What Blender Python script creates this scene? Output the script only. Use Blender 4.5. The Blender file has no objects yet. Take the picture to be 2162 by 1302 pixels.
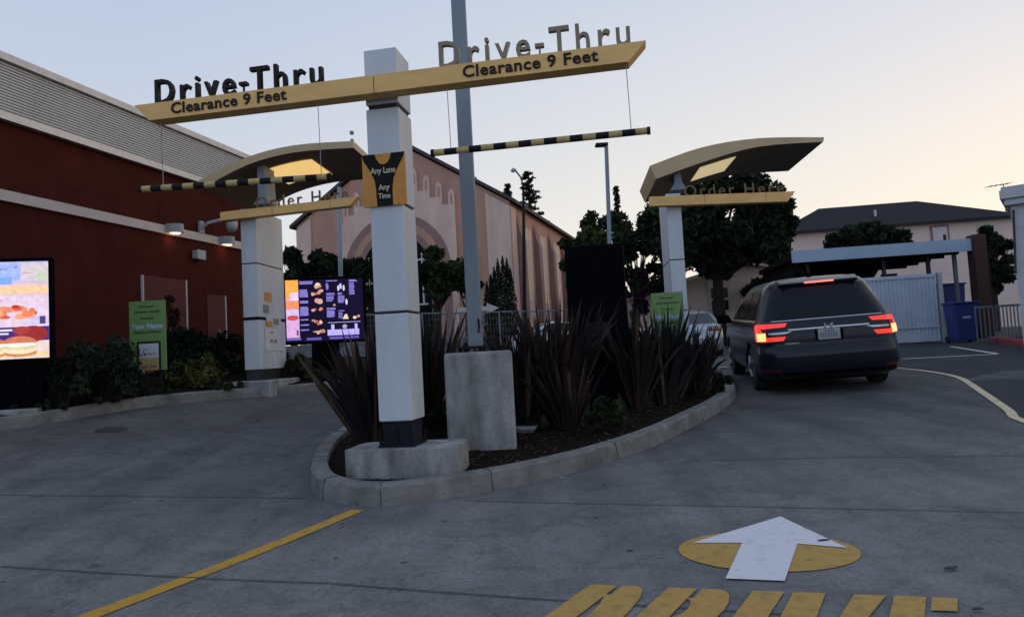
import bpy, math, random
from mathutils import Vector, Matrix
from mathutils.geometry import tessellate_polygon
random.seed(7)
R = math.radians
S = bpy.context.scene
C = S.collection

# ------------------------------------------------------------------ camera
CH, PITCH, ROLL, FPX = 1.14, R(3.5), .054, 1500.
_F = (0, math.cos(PITCH), math.sin(PITCH)); _U0 = (0, -math.sin(PITCH), math.cos(PITCH))
_c, _s = math.cos(ROLL), math.sin(ROLL)
_R = (_c, -_s*_U0[1], -_s*_U0[2]); _U = (_s, _c*_U0[1], _c*_U0[2])
cd = bpy.data.cameras.new('camera'); cam = bpy.data.objects.new('camera', cd); C.objects.link(cam)
m = Matrix(((_R[0], _U[0], -_F[0], 0), (_R[1], _U[1], -_F[1], 0), (_R[2], _U[2], -_F[2], CH), (0, 0, 0, 1)))
cam.matrix_world = m
cd.sensor_width = 36; cd.lens = 36*FPX/2162; cd.clip_end = 2000; cd.clip_start = .05
S.camera = cam

# ------------------------------------------------------------------ sky and light
GLOW = R(48)      # azimuth of the afterglow, clockwise from +Y
w = bpy.data.worlds.new("World"); S.world = w; w.use_nodes = True
nt = w.node_tree; N = nt.nodes; L = nt.links; N.clear()
out = N.new('ShaderNodeOutputWorld'); bg = N.new('ShaderNodeBackground'); L.new(bg.outputs[0], out.inputs[0])
sky = N.new('ShaderNodeTexSky'); sky.sky_type = 'NISHITA'; sky.sun_disc = False
sky.sun_elevation = R(1.5); sky.sun_rotation = GLOW; sky.air_density = 1.2; sky.dust_density = 1.5
tc = N.new('ShaderNodeTexCoord')
def vm(op, a, b=None):
    n = N.new('ShaderNodeVectorMath'); n.operation = op; L.new(a, n.inputs[0])
    if b is not None: n.inputs[1].default_value = b
    return n
nrm = vm('NORMALIZE', tc.outputs['Generated'])
dg = vm('DOT_PRODUCT', nrm.outputs[0], (math.sin(GLOW), math.cos(GLOW), 0))
dz = vm('DOT_PRODUCT', nrm.outputs[0], (0, 0, 1))
def ramp(src, stops, lo, hi):
    mr = N.new('ShaderNodeMapRange'); mr.inputs[1].default_value = lo; mr.inputs[2].default_value = hi
    L.new(src, mr.inputs[0])
    r = N.new('ShaderNodeValToRGB'); r.color_ramp.interpolation = 'B_SPLINE'
    e = r.color_ramp.elements
    for i, (p, c) in enumerate(stops):
        el = e[i] if i < 2 else e.new(p)
        el.position = p; el.color = (*c, 1)
    L.new(mr.outputs[0], r.inputs[0]); return r
cool = ramp(dz.outputs['Value'], [(0, (.80, .80, .80)), (1, (.36, .44, .58)), (.12, (.80, .80, .81)), (.30, (.47, .54, .67)), (.55, (.44, .53, .70))], -.02, 1)
warm = ramp(dz.outputs['Value'], [(0, (.93, .78, .58)), (1, (.36, .43, .55)), (.14, (.92, .835, .68)), (.36, (.79, .755, .745)), (.6, (.50, .56, .70))], -.02, 1)
fac = ramp(dg.outputs['Value'], [(0, (0, 0, 0)), (1, (1, 1, 1))], .22, .98)
mix = N.new('ShaderNodeMix'); mix.data_type = 'RGBA'
L.new(fac.outputs[0], mix.inputs[0]); L.new(cool.outputs[0], mix.inputs[6]); L.new(warm.outputs[0], mix.inputs[7])
back = ramp(dg.outputs['Value'], [(0, (.50, .62, .80)), (1, (.5, .49, .475))], -.85, -.08)
mul = N.new('ShaderNodeMix'); mul.data_type = 'RGBA'; mul.blend_type = 'MULTIPLY'; mul.inputs[0].default_value = 1
L.new(mix.outputs[2], mul.inputs[6]); L.new(back.outputs[0], mul.inputs[7])
# a share of the physical sky keeps the colours alive
ns = N.new('ShaderNodeMix'); ns.data_type = 'RGBA'; ns.blend_type = 'ADD'; ns.inputs[0].default_value = .02
L.new(mul.outputs[2], ns.inputs[6]); L.new(sky.outputs[0], ns.inputs[7])
L.new(ns.outputs[2], bg.inputs[0]); bg.inputs[1].default_value = 2.0
sl = bpy.data.lights.new('sun', 'SUN'); so = bpy.data.objects.new('sun', sl); C.objects.link(so)
sl.energy = .3; sl.angle = R(20); sl.color = (1, .74, .5)
so.rotation_euler = Vector((-math.sin(R(70)), -math.cos(R(70)), -.14)).to_track_quat('-Z', 'Y').to_euler()
S.view_settings.view_transform = 'Standard'; S.view_settings.look = 'None'
S.view_settings.exposure = 0; S.view_settings.gamma = 1
try:
    S.cycles.use_denoising = True; S.cycles.max_bounces = 6
except Exception: pass

# ------------------------------------------------------------------ survey helpers
def ray(x, y):
    a = (x-1081)/FPX; b = -(y-651)/FPX
    return tuple(_F[i]+_R[i]*a+_U[i]*b for i in range(3))
def P(x, y, Y):
    d = ray(x, y); k = Y/d[1]; return Vector((d[0]*k, Y, CH+d[2]*k))
GP = [(-60, 0), (4.8, 0), (7.5, .12), (11.3, .29), (14.2, .40), (18, .53), (24, .72), (35, .9), (80, 1.2), (900, 1.2)]
def _gy(y):
    for (a, u), (b, v) in zip(GP, GP[1:]):
        if y <= b: return u+(v-u)*(y-a)/(b-a)
    return 1.2
def g(x, y):
    z = (_gy(y-.8)+_gy(y-.3)+_gy(y+.3)+_gy(y+.8))/4
    t = -(x+1.2)*2
    left = min(max(.08+.0145*(y-8), .06), .15)*(math.log(1+math.exp(t)) if t < 30 else t)/2
    left = min(left, .62)
    k = min(max((y-8)/3, 0), 1)
    return z+left+.035*k*min(max(x-3.6, 0), 2.5)
def Gd(x, y):
    d = ray(x, y); k = .5
    while k < 200:
        if CH+d[2]*k < g(d[0]*k, d[1]*k):
            lo, hi = k*.97, k
            for _ in range(24):
                q = (lo+hi)/2
                if CH+d[2]*q < g(d[0]*q, d[1]*q): hi = q
                else: lo = q
            return Vector((d[0]*hi, d[1]*hi, 0))
        k *= 1.03
    return Vector((d[0]*k, d[1]*k, 0))
def PL(px, py, O, a):      # (distance along a wall, height) of a point of the wall through O turned by a degrees
    a = R(a); u = (math.cos(a), -math.sin(a)); n = (math.sin(a), math.cos(a))
    d = ray(px, py); k = (O[0]*n[0]+O[1]*n[1])/(d[0]*n[0]+d[1]*n[1])
    return ((d[0]*k-O[0])*u[0]+(d[1]*k-O[1])*u[1], CH+d[2]*k)

# ------------------------------------------------------------------ materials
MATS = {}
def mat(name, col, rough=.7, metal=0, col2=None, scale=6, detail=6, bump=0, bscale=40, coat=0, emit=None, estr=1, stretch=None, spec=None, lo=.35, hi=.65):
    if name in MATS: return MATS[name]
    m = bpy.data.materials.new(name); m.use_nodes = True; t = m.node_tree; n = t.nodes; l = t.links
    b = n['Principled BSDF']; b.inputs['Roughness'].default_value = rough; b.inputs['Metallic'].default_value = metal
    b.inputs['Base Color'].default_value = (*col, 1); b.inputs['Coat Weight'].default_value = coat
    if spec is not None: b.inputs['Specular IOR Level'].default_value = spec
    tc = n.new('ShaderNodeTexCoord'); mp = n.new('ShaderNodeMapping'); l.new(tc.outputs['Object'], mp.inputs[0])
    if stretch: mp.inputs['Scale'].default_value = stretch
    if col2 is None: col2 = tuple(c*.82 for c in col)
    nz = n.new('ShaderNodeTexNoise'); nz.inputs['Scale'].default_value = scale; nz.inputs['Detail'].default_value = detail
    nz.inputs['Roughness'].default_value = .62
    l.new(mp.outputs[0], nz.inputs[0])
    r = n.new('ShaderNodeValToRGB'); r.color_ramp.elements[0].position = lo; r.color_ramp.elements[1].position = hi
    r.color_ramp.elements[0].color = (*col2, 1); r.color_ramp.elements[1].color = (*col, 1)
    l.new(nz.outputs[0], r.inputs[0]); l.new(r.outputs[0], b.inputs['Base Color'])
    if bump:
        n2 = n.new('ShaderNodeTexNoise'); n2.inputs['Scale'].default_value = bscale; n2.inputs['Detail'].default_value = 6
        l.new(tc.outputs['Object'], n2.inputs[0])
        bp = n.new('ShaderNodeBump'); bp.inputs['Strength'].default_value = bump; bp.inputs['Distance'].default_value = .02
        l.new(n2.outputs[0], bp.inputs['Height']); l.new(bp.outputs[0], b.inputs['Normal'])
    if emit:
        b.inputs['Emission Color'].default_value = (*emit, 1); b.inputs['Emission Strength'].default_value = estr
    MATS[name] = m; return m

def concrete_ground():
    m = bpy.data.materials.new('worn_concrete'); m.use_nodes = True; t = m.node_tree; n = t.nodes; l = t.links
    b = n['Principled BSDF']; b.inputs['Roughness'].default_value = .95
    b.inputs['Specular IOR Level'].default_value = .12
    tc = n.new('ShaderNodeTexCoord')
    def noise(scale, detail=5, st=(1, 1, 1), rot=0, dist=0):
        mp = n.new('ShaderNodeMapping'); mp.inputs['Scale'].default_value = st; mp.inputs['Rotation'].default_value = (0, 0, rot)
        l.new(tc.outputs['Object'], mp.inputs[0])
        z = n.new('ShaderNodeTexNoise'); z.inputs['Scale'].default_value = scale; z.inputs['Detail'].default_value = detail
        z.inputs['Roughness'].default_value = .6; z.inputs['Distortion'].default_value = dist
        l.new(mp.outputs[0], z.inputs[0]); return z
    def rmp(src, a, ca, bb, cb):
        r = n.new('ShaderNodeValToRGB'); e = r.color_ramp.elements
        e[0].position = a; e[0].color = (*ca, 1); e[1].position = bb; e[1].color = (*cb, 1); l.new(src.outputs[0], r.inputs[0]); return r
    def mx(a, b2, mode='MULTIPLY', f=1):
        x = n.new('ShaderNodeMix'); x.data_type = 'RGBA'; x.blend_type = mode; x.inputs[0].default_value = f
        l.new(a, x.inputs[6]); l.new(b2, x.inputs[7]); return x.outputs[2]
    base = rmp(noise(.9, 8), .3, (.165, .162, .158), .7, (.245, .238, .226))
    fine = rmp(noise(38, 10), .3, (.72, .72, .72), .7, (1.16, 1.16, 1.16))
    blot = rmp(noise(2.6, 5, dist=1.2), .34, (.78, .78, .79), .54, (1, 1, 1))
    track = rmp(noise(.9, 3, (2.6, .22, 1), R(12)), .36, (.80, .80, .82), .62, (1.02, 1.02, 1.02))
    spots = n.new('ShaderNodeTexVoronoi'); spots.inputs['Scale'].default_value = 2.3; l.new(tc.outputs['Object'], spots.inputs[0])
    sr = n.new('ShaderNodeValToRGB'); sr.color_ramp.elements[0].position = .035; sr.color_ramp.elements[0].color = (.35, .35, .35, 1)
    sr.color_ramp.elements[1].position = .06; sr.color_ramp.elements[1].color = (1, 1, 1, 1); l.new(spots.outputs['Distance'], sr.inputs[0])
    scr = rmp(noise(5, 6, (1, 6, 1), R(-30), .8), .70, (1, 1, 1), .78, (1.28, 1.28, 1.28))
    c = mx(base.outputs[0], fine.outputs[0]); c = mx(c, blot.outputs[0]); c = mx(c, track.outputs[0]); c = mx(c, sr.outputs[0]); c = mx(c, scr.outputs[0])
    vd = n.new('ShaderNodeVectorMath'); vd.operation = 'ADD'; nw = noise(1.3, 6)
    l.new(tc.outputs['Object'], vd.inputs[0]); l.new(nw.outputs['Color'], vd.inputs[1])
    vo = n.new('ShaderNodeTexVoronoi'); vo.feature = 'DISTANCE_TO_EDGE'; vo.inputs['Scale'].default_value = .42; l.new(vd.outputs[0], vo.inputs[0])
    cr = n.new('ShaderNodeValToRGB'); cr.color_ramp.elements[0].position = .0; cr.color_ramp.elements[0].color = (.5, .5, .5, 1); cr.color_ramp.elements[1].position = .004; cr.color_ramp.elements[1].color = (1, 1, 1, 1)
    l.new(vo.outputs[0], cr.inputs[0]); c = mx(c, cr.outputs[0], f=.55)
    dr = rmp(noise(7, 4, (1, .5, 1), R(14)), .66, (1, 1, 1), .74, (.62, .61, .60)); c = mx(c, dr.outputs[0])
    gr = rmp(noise(160, 2), .35, (.86, .86, .86), .65, (1.1, 1.1, 1.1)); c = mx(c, gr.outputs[0])
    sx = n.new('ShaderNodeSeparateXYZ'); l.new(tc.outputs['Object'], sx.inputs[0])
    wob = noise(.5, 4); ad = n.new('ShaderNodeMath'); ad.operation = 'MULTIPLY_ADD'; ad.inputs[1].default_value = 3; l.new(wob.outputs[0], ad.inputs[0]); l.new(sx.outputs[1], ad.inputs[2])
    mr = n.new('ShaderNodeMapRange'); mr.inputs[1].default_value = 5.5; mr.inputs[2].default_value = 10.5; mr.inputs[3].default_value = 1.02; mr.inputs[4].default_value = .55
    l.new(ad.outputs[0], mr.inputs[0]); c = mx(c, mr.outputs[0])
    l.new(c, b.inputs['Base Color'])
    nz = noise(60, 6); bp = n.new('ShaderNodeBump'); bp.inputs['Strength'].default_value = .35; bp.inputs['Distance'].default_value = .01
    l.new(nz.outputs[0], bp.inputs['Height']); l.new(bp.outputs[0], b.inputs['Normal'])
    return m
def screen_mat():
    m = bpy.data.materials.new('lit_screen'); m.use_nodes = True; t = m.node_tree; n = t.nodes; l = t.links
    b = n['Principled BSDF']; b.inputs['Base Color'].default_value = (.01, .01, .012, 1); b.inputs['Roughness'].default_value = .5; b.inputs['Specular IOR Level'].default_value = .05
    a = n.new('ShaderNodeVertexColor'); a.layer_name = 'Col'
    nz = n.new('ShaderNodeTexNoise'); nz.inputs['Scale'].default_value = 14; nz.inputs['Detail'].default_value = 3
    tc = n.new('ShaderNodeTexCoord'); l.new(tc.outputs['Object'], nz.inputs[0])
    r = n.new('ShaderNodeValToRGB'); r.color_ramp.elements[0].position = .3; r.color_ramp.elements[0].color = (.82, .82, .86, 1)
    r.color_ramp.elements[1].position = .65; r.color_ramp.elements[1].color = (1.05, 1.03, 1.05, 1); l.new(nz.outputs[0], r.inputs[0])
    x = n.new('ShaderNodeMix'); x.data_type = 'RGBA'; x.blend_type = 'MULTIPLY'; x.inputs[0].default_value = 1
    l.new(a.outputs[0], x.inputs[6]); l.new(r.outputs[0], x.inputs[7])
    l.new(x.outputs[2], b.inputs['Emission Color']); b.inputs['Emission Strength'].default_value = 1.15
    return m
M = dict(
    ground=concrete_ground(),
    asphalt=mat('asphalt', (.045, .047, .052), .9, spec=.2, col2=(.032, .033, .037), scale=1.2, bump=.5, bscale=90),
    kerb=mat('kerb_concrete', (.21, .20, .185), .85, col2=(.105, .10, .09), scale=3.5, bump=.5, bscale=35),
    pedestal=mat('pedestal_concrete', (.34, .34, .33), .85, col2=(.135, .13, .12), scale=2.6, bump=.5, bscale=30, stretch=(1.6, 1.6, .55)),
    white=mat('white_panel', (.54, .56, .585), .42, col2=(.45, .465, .485), scale=2.2, stretch=(1, 1, .3)),
    gap=mat('dark_gap', (.03, .03, .035), .8),
    darksteel=mat('dark_steel', (.014, .014, .022), .7, spec=.12, col2=(.012, .012, .016), bump=.2),
    gold=mat('gold_panel', (.80, .47, .15), .55, col2=(.68, .39, .12), scale=3, stretch=(1, 1, 3), bump=.1),
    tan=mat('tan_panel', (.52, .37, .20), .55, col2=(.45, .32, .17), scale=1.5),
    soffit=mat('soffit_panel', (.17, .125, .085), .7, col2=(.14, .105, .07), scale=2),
    letter=mat('letter_black_backlit', (.026, .022, .017), .6, spec=.12),  # black lettering; on the left Drive-Thru, backlighting put into the colour
    letterlit=mat('letter_lit', (.24, .185, .12), .5),  # right Drive-Thru letters, lightened in the colour for reflected light
    lettero=mat('letter_amber', (.15, .08, .025), .5),
    black=mat('black_paint', (.010, .010, .010), .6, spec=.1),
    amber=mat('amber_paint', (.55, .235, .02), .5, col2=(.5, .2, .015)),
    cream=mat('cream_letter', (.62, .5, .32), .6),
    stripey=mat('bar_yellow', (.50, .36, .14), .6, col2=(.38, .27, .10), scale=12),
    stripeb=mat('bar_black', (.014, .014, .016), .7, spec=.12),
    cable=mat('steel_cable', (.28, .28, .3), .5),
    galv=mat('painted_pole', (.20, .235, .265), .5, metal=0, col2=(.155, .185, .215), scale=3, stretch=(1, 1, .2)),
    soil=mat('dark_soil', (.018, .012, .009), .95, spec=.05, col2=(.008, .006, .005), scale=14, bump=1, bscale=50),
    yellow=mat('yellow_marking', (.50, .275, .045), .8, spec=.15, col2=(.30, .20, .08), scale=16, detail=10, bump=.3, lo=.34, hi=.50),
    ochre=mat('ochre_marking', (.46, .275, .075), .75, col2=(.32, .20, .075), scale=15, detail=10, bump=.3, lo=.33, hi=.50, spec=.15),
    creamline=mat('cream_marking', (.62, .50, .30), .75, col2=(.4, .33, .22), scale=7, lo=.25, hi=.6),
    whitem=mat('white_marking', (.66, .64, .66), .7, col2=(.52, .51, .52), scale=13, detail=10, lo=.30, hi=.46, spec=.15),
    joint=mat('joint_line', (.055, .055, .058), .9),
    redwall=mat('red_brown_wall', (.066, .015, .011), .9, spec=.06, col2=(.048, .011, .008), scale=2, bump=.3, bscale=60),
    reddoor=mat('red_brown_door', (.10, .034, .03), .8, spec=.1, col2=(.10, .034, .03)),
    metalband=mat('ribbed_metal', (.52, .51, .50), .6, metal=0, col2=(.46, .455, .45), scale=1),
    coping=mat('metal_coping', (.50, .49, .49), .4, metal=.2),
    stripe=mat('beige_band', (.50, .43, .40), .7, col2=(.44, .38, .35)),
    lampgrey=mat('grey_lamp', (.32, .33, .35), .5),
    lampon=mat('lamp_lit', (.9, .9, .85), .5, emit=(1, .93, .8), estr=1.1),
    stucco=mat('pink_stucco', (.66, .46, .36), .9, col2=(.50, .345, .295), scale=1.2, stretch=(1, 1, .25), bump=.3, bscale=20),
    terra=mat('terracotta_stucco', (.46, .25, .175), .9, col2=(.37, .20, .14), scale=1.2, stretch=(1, 1, .25), bump=.3, bscale=20),
    terradark=mat('dark_terracotta', (.27, .155, .135), .9, col2=(.22, .13, .11), scale=.8),
    rooftile=mat('dark_roof', (.07, .05, .045), .85, col2=(.045, .035, .035), scale=4),
    shingle=mat('grey_shingle', (.034, .032, .035), .9, spec=.1, col2=(.024, .023, .025), scale=5, bump=.5, bscale=30),
    glassd=mat('dark_glass', (.005, .006, .010), .18, spec=.2),
    trim=mat('pale_trim', (.52, .45, .42), .7),
    winlit=mat('pale_window', (.50, .44, .46), .3),
    housewall=mat('house_wall', (.66, .50, .43), .9, col2=(.58, .44, .38), scale=.8),
    carport=mat('carport_fascia', (.27, .34, .42), .6, col2=(.30, .375, .46), scale=1.5),
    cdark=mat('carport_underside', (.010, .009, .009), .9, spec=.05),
    gate=mat('pale_metal_gate', (.48, .53, .60), .6, metal=0, col2=(.40, .44, .50), scale=2),
    brownpost=mat('brown_post', (.055, .019, .016), .8),
    blue=mat('blue_plastic', (.022, .035, .17), .5, col2=(.018, .028, .13)),
    whitewall=mat('white_wall', (.46, .46, .46), .85, col2=(.40, .40, .40), scale=1.5, bump=.25),
    redkerb=mat('red_kerb_paint', (.30, .03, .03), .8, col2=(.2, .03, .03)),
    bark=mat('bark', (.025, .019, .015), .95, spec=.1, col2=(.025, .02, .016), scale=12, bump=.6),
    leafd=mat('dark_leaves', (.024, .036, .017), .8, spec=.08, col2=(.007, .011, .007), scale=2.2, lo=.4, hi=.6),
    leafm=mat('green_leaves', (.038, .050, .018), .8, spec=.1, col2=(.012, .019, .009), scale=2.2, lo=.4, hi=.6),
    leafy=mat('yellow_green_leaves', (.095, .10, .03), .8, spec=.1, col2=(.03, .036, .014), scale=3, lo=.4, hi=.6),
    leafg=mat('grey_green_leaves', (.036, .05, .034), .8, spec=.1, col2=(.010, .015, .011), scale=3, lo=.4, hi=.6),
    leafp=mat('purple_leaves', (.028, .009, .018), .8, spec=.1, col2=(.015, .006, .013), scale=3),
    leafr=mat('russet_leaves', (.075, .032, .02), .8, spec=.1, col2=(.025, .015, .01), scale=3),
    flax=mat('flax_bronze', (.050, .024, .016), .6, spec=.2, col2=(.010, .008, .009), scale=3, stretch=(1, 1, .5), lo=.4, hi=.62),
    flax2=mat('flax_dark', (.020, .016, .016), .6, spec=.2, col2=(.007, .007, .009), scale=4, stretch=(1, 1, .5), lo=.4, hi=.62),
    flax3=mat('flax_dry', (.11, .075, .045), .8, spec=.1, col2=(.05, .03, .02), scale=5),
    paint=mat('dark_blue_paint', (.010, .011, .018), .30, metal=0, col2=(.009, .010, .016), coat=.22, spec=.2),
    silver=mat('silver_paint', (.42, .44, .46), .3, metal=.4, coat=.8),
    whitep=mat('white_car_paint', (.6, .6, .6), .3, coat=.8),
    rubber=mat('rubber', (.015, .015, .016), .85),
    rim=mat('wheel_rim', (.22, .22, .23), .35, metal=.8),
    plastic=mat('black_plastic', (.0035, .0035, .005), .85, spec=.03),
    chrome=mat('chrome', (.45, .45, .46), .2, metal=1),
    tail=mat('tail_lamp_red', (.25, .01, .01), .25, emit=(1, .045, .03), estr=.95),
    taild=mat('tail_lamp_unlit', (.16, .008, .01), .2),
    tailb=mat('brake_lamp_bright', (1, .4, .2), .25, emit=(1, .40, .13), estr=2.0),
    braketop=mat('high_brake_lamp', (1, .2, .2), .25, emit=(1, .17, .12), estr=1.7),
    plate=mat('plate_white', (.34, .35, .34), .5),
    platei=mat('plate_ink', (.16, .17, .22), .6),
    green=mat('green_board', (.15, .27, .075), .6, col2=(.135, .25, .07), scale=2),
    ink=mat('sign_ink', (.02, .035, .015), .6),
    paper=mat('paper_white', (.55, .56, .6), .6, col2=(.5, .51, .55)),
    papero=mat('paper_orange', (.60, .27, .06), .6),
    papergrey=mat('paper_grey', (.22, .22, .23), .6),
    bluet=mat('sign_blue_text', (.40, .48, .70), .6),
    phone=mat('phone_case', (.02, .02, .02), .4),
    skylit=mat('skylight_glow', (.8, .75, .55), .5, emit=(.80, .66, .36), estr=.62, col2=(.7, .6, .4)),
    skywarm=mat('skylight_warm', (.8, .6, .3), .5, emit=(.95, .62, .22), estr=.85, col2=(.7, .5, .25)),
    screen=screen_mat(),
    fence=mat('galvanised_fence', (.20, .21, .22), .6, metal=.2),
    tray=mat('manhole_iron', (.035, .035, .036), .7, col2=(.02, .02, .02), bump=.5),
)

# ------------------------------------------------------------------ mesh helpers
class MB:
    def __init__(s): s.v = []; s.f = []; s.m = []; s.c = []
    def add(s, vs, fs, mi=0, col=None):
        o = len(s.v); s.v += [tuple(v) for v in vs]
        for q in fs: s.f.append([i+o for i in q]); s.m.append(mi); s.c.append(col or (1, 1, 1))
        return s
    def box(s, x0, x1, y0, y1, z0, z1, mi=0):
        return s.add([(x0, y0, z0), (x1, y0, z0), (x1, y1, z0), (x0, y1, z0), (x0, y0, z1), (x1, y0, z1), (x1, y1, z1), (x0, y1, z1)],
                     [(0, 3, 2, 1), (4, 5, 6, 7), (0, 1, 5, 4), (1, 2, 6, 5), (2, 3, 7, 6), (3, 0, 4, 7)], mi)
    def prism(s, poly, fn, d0, d1, mi=0, mi2=None):      # poly of (a,b); fn(a,b,d) -> point
        n = len(poly)
        vs = [fn(a, b, d0) for a, b in poly]+[fn(a, b, d1) for a, b in poly]
        tris = tessellate_polygon([[Vector((a, b, 0)) for a, b in poly]])
        s.add(vs, [(i, (i+1) % n, n+(i+1) % n, n+i) for i in range(n)], mi if mi2 is None else mi2)
        s.add(vs, [tuple(t) for t in tris]+[tuple(n+i for i in reversed(t)) for t in tris], mi)
        return s
    def xz(s, poly, y0, y1, mi=0, mi2=None): return s.prism(poly, lambda a, b, d: (a, d, b), y0, y1, mi, mi2)
    def xy(s, poly, z0, z1, mi=0): return s.prism(poly, lambda a, b, d: (a, b, d), z0, z1, mi)
    def yz(s, poly, x0, x1, mi=0, mi2=None): return s.prism(poly, lambda a, b, d: (d, a, b), x0, x1, mi, mi2)
    def tube(s, pts, rad, n=8, mi=0, cap=True):
        pts = [Vector(p) for p in pts]; rad = rad if isinstance(rad, (list, tuple)) else [rad]*len(pts)
        rings = []
        for i, p in enumerate(pts):
            d = (pts[min(i+1, len(pts)-1)]-pts[max(i-1, 0)]).normalized()
            a = d.cross(Vector((0, 0, 1)) if abs(d.z) < .95 else Vector((1, 0, 0))).normalized(); b = d.cross(a)
            rings.append([p+(a*math.cos(2*math.pi*k/n)+b*math.sin(2*math.pi*k/n))*rad[i] for k in range(n)])
        vs = [v for r in rings for v in r]; fs = []
        for i in range(len(pts)-1):
            for k in range(n):
                fs.append((i*n+k, i*n+(k+1) % n, (i+1)*n+(k+1) % n, (i+1)*n+k))
        if cap: fs += [tuple(reversed(range(n))), tuple((len(pts)-1)*n+k for k in range(n))]
        return s.add(vs, fs, mi)
    def quad(s, a, b, c, d, mi=0, col=None): return s.add([a, b, c, d], [(0, 1, 2, 3)], mi, col)
def mesh(name, mb, mats, parent=None, smooth=False, bevel=0, loc=None):
    me = bpy.data.meshes.new(name); me.from_pydata(mb.v, [], mb.f)
    for q in (mats if isinstance(mats, (list, tuple)) else [mats]): me.materials.append(q)
    me.polygons.foreach_set('material_index', mb.m)
    if smooth: me.polygons.foreach_set('use_smooth', [True]*len(mb.f))
    if any(c != (1, 1, 1) for c in mb.c):
        at = me.color_attributes.new('Col', 'FLOAT_COLOR', 'CORNER'); k = 0; buf = []
        for p, c in zip(me.polygons, mb.c):
            buf += [c[0], c[1], c[2], 1]*p.loop_total
        at.data.foreach_set('color', buf)
    me.update()
    o = bpy.data.objects.new(name, me); C.objects.link(o)
    if parent: o.parent = parent
    if loc: o.location = loc
    if bevel:
        b = o.modifiers.new('bevel', 'BEVEL'); b.width = bevel; b.segments = 2; b.limit_method = 'ANGLE'; b.angle_limit = R(50)
    return o
def tag(o, label, cat, group=None):
    o['label'] = label; o['category'] = cat
    if group: o['group'] = group
    return o
def thing(name, label, cat, loc=(0, 0, 0), rz=0, group=None):
    o = bpy.data.objects.new(name, None); C.objects.link(o); o.location = loc; o.rotation_euler = (0, 0, rz)
    o.empty_display_size = .2
    return tag(o, label, cat, group)
def struct(name, mb, m, **k):
    o = mesh(name, mb, m, **k); o['kind'] = 'structure'; return o
def text(name, body, parent, m, x0, x1, z0, h, y, depth=.01, bold=.0, space=1.0, slope=0, mirror=False, rot=None):
    """raised lettering on a face looking to -Y: spans x0..x1, baseline z0, cap height h"""
    cu = bpy.data.curves.new(name, 'FONT'); cu.body = body; cu.size = 1; cu.offset = bold; cu.space_character = space; cu.extrude = .5
    cu.resolution_u = 3
    to = bpy.data.objects.new(name, cu); C.objects.link(to)
    dgp = bpy.context.evaluated_depsgraph_get(); dgp.update()
    me = bpy.data.meshes.new_from_object(to.evaluated_get(dgp)); bpy.data.objects.remove(to); bpy.data.curves.remove(cu)
    xs = [v.co.x for v in me.vertices]; a, b = min(xs), max(xs); ys = [v.co.y for v in me.vertices]; top = max(ys); bot = -bold
    for v in me.vertices:
        X = x0+(v.co.x-a)/(b-a)*(x1-x0); Z = z0+(v.co.y-bot)/(top-bot)*h; Y = y-depth/2-(v.co.z)*depth
        v.co = (X, Y, Z+(X-x0)*slope)
    me.materials.clear(); me.materials.append(m)
    o = bpy.data.objects.new(name, me); C.objects.link(o)
    if parent: o.parent = parent
    return o

# ------------------------------------------------------------------ ground
def axis(segs):
    r = []
    for a, b, s in segs:
        k = a
        while k < b-1e-6: r.append(k); k += s
    r.append(segs[-1][1]); return r
xs = axis([(-200, -20, 30), (-20, -8, 2), (-8, 8, .25), (8, 20, 1), (20, 200, 30)])
ys = axis([(-40, 0, 8), (0, 16, .25), (16, 40, 1), (40, 100, 6), (100, 500, 80)])
gb = MB(); vs = [(x, y, g(x, y)) for y in ys for x in xs]; nx = len(xs)
gb.add(vs, [(j*nx+i, j*nx+i+1, (j+1)*nx+i+1, (j+1)*nx+i) for j in range(len(ys)-1) for i in range(nx-1)])
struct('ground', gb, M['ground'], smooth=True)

def sheet(name, poly, m, dz=.004, step=.4, kind=True):
    """flat paint or paving laid over the ground: polygon clipped into a grid so that it follows the slope"""
    import bmesh
    bm = bmesh.new(); vv = [bm.verts.new((x, y, 0)) for x, y in poly]; f = bm.faces.new(vv)
    x0, x1 = min(p[0] for p in poly), max(p[0] for p in poly); y0, y1 = min(p[1] for p in poly), max(p[1] for p in poly)
    def cuts(a, b, s):
        r = []; k = math.floor(a/s)*s+s
        while k < b: r.append(k); k += s
        return r
    for c in cuts(x0, x1, step):
        bmesh.ops.bisect_plane(bm, geom=bm.verts[:]+bm.edges[:]+bm.faces[:], plane_co=(c, 0, 0), plane_no=(1, 0, 0))
    for c in cuts(y0, y1, step):
        bmesh.ops.bisect_plane(bm, geom=bm.verts[:]+bm.edges[:]+bm.faces[:], plane_co=(0, c, 0), plane_no=(0, 1, 0))
    bmesh.ops.triangulate(bm, faces=bm.faces[:])
    for v in bm.verts: v.co.z = g(v.co.x, v.co.y)+dz
    bm.normal_update()
    for f in bm.faces:
        if f.normal.z < 0: f.normal_flip()
    me = bpy.data.meshes.new(name); bm.to_mesh(me); bm.free(); me.materials.append(m)
    o = bpy.data.objects.new(name, me); C.objects.link(o)
    if kind: o['kind'] = 'structure'
    return o
def gpix(pts): return [Gd(*p).xy[:] for p in pts]
def stripline(name, pts, w, m, dz=.004, step=.4):
    pts = [Vector(p) for p in pts]; l = []; r = []
    for i, p in enumerate(pts):
        d = (pts[min(i+1, len(pts)-1)]-pts[max(i-1, 0)]).normalized(); n = Vector((-d.y, d.x))
        l.append((p+n*w/2)[:]); r.append((p-n*w/2)[:])
    return sheet(name, l+r[::-1], m, dz, step)
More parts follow.
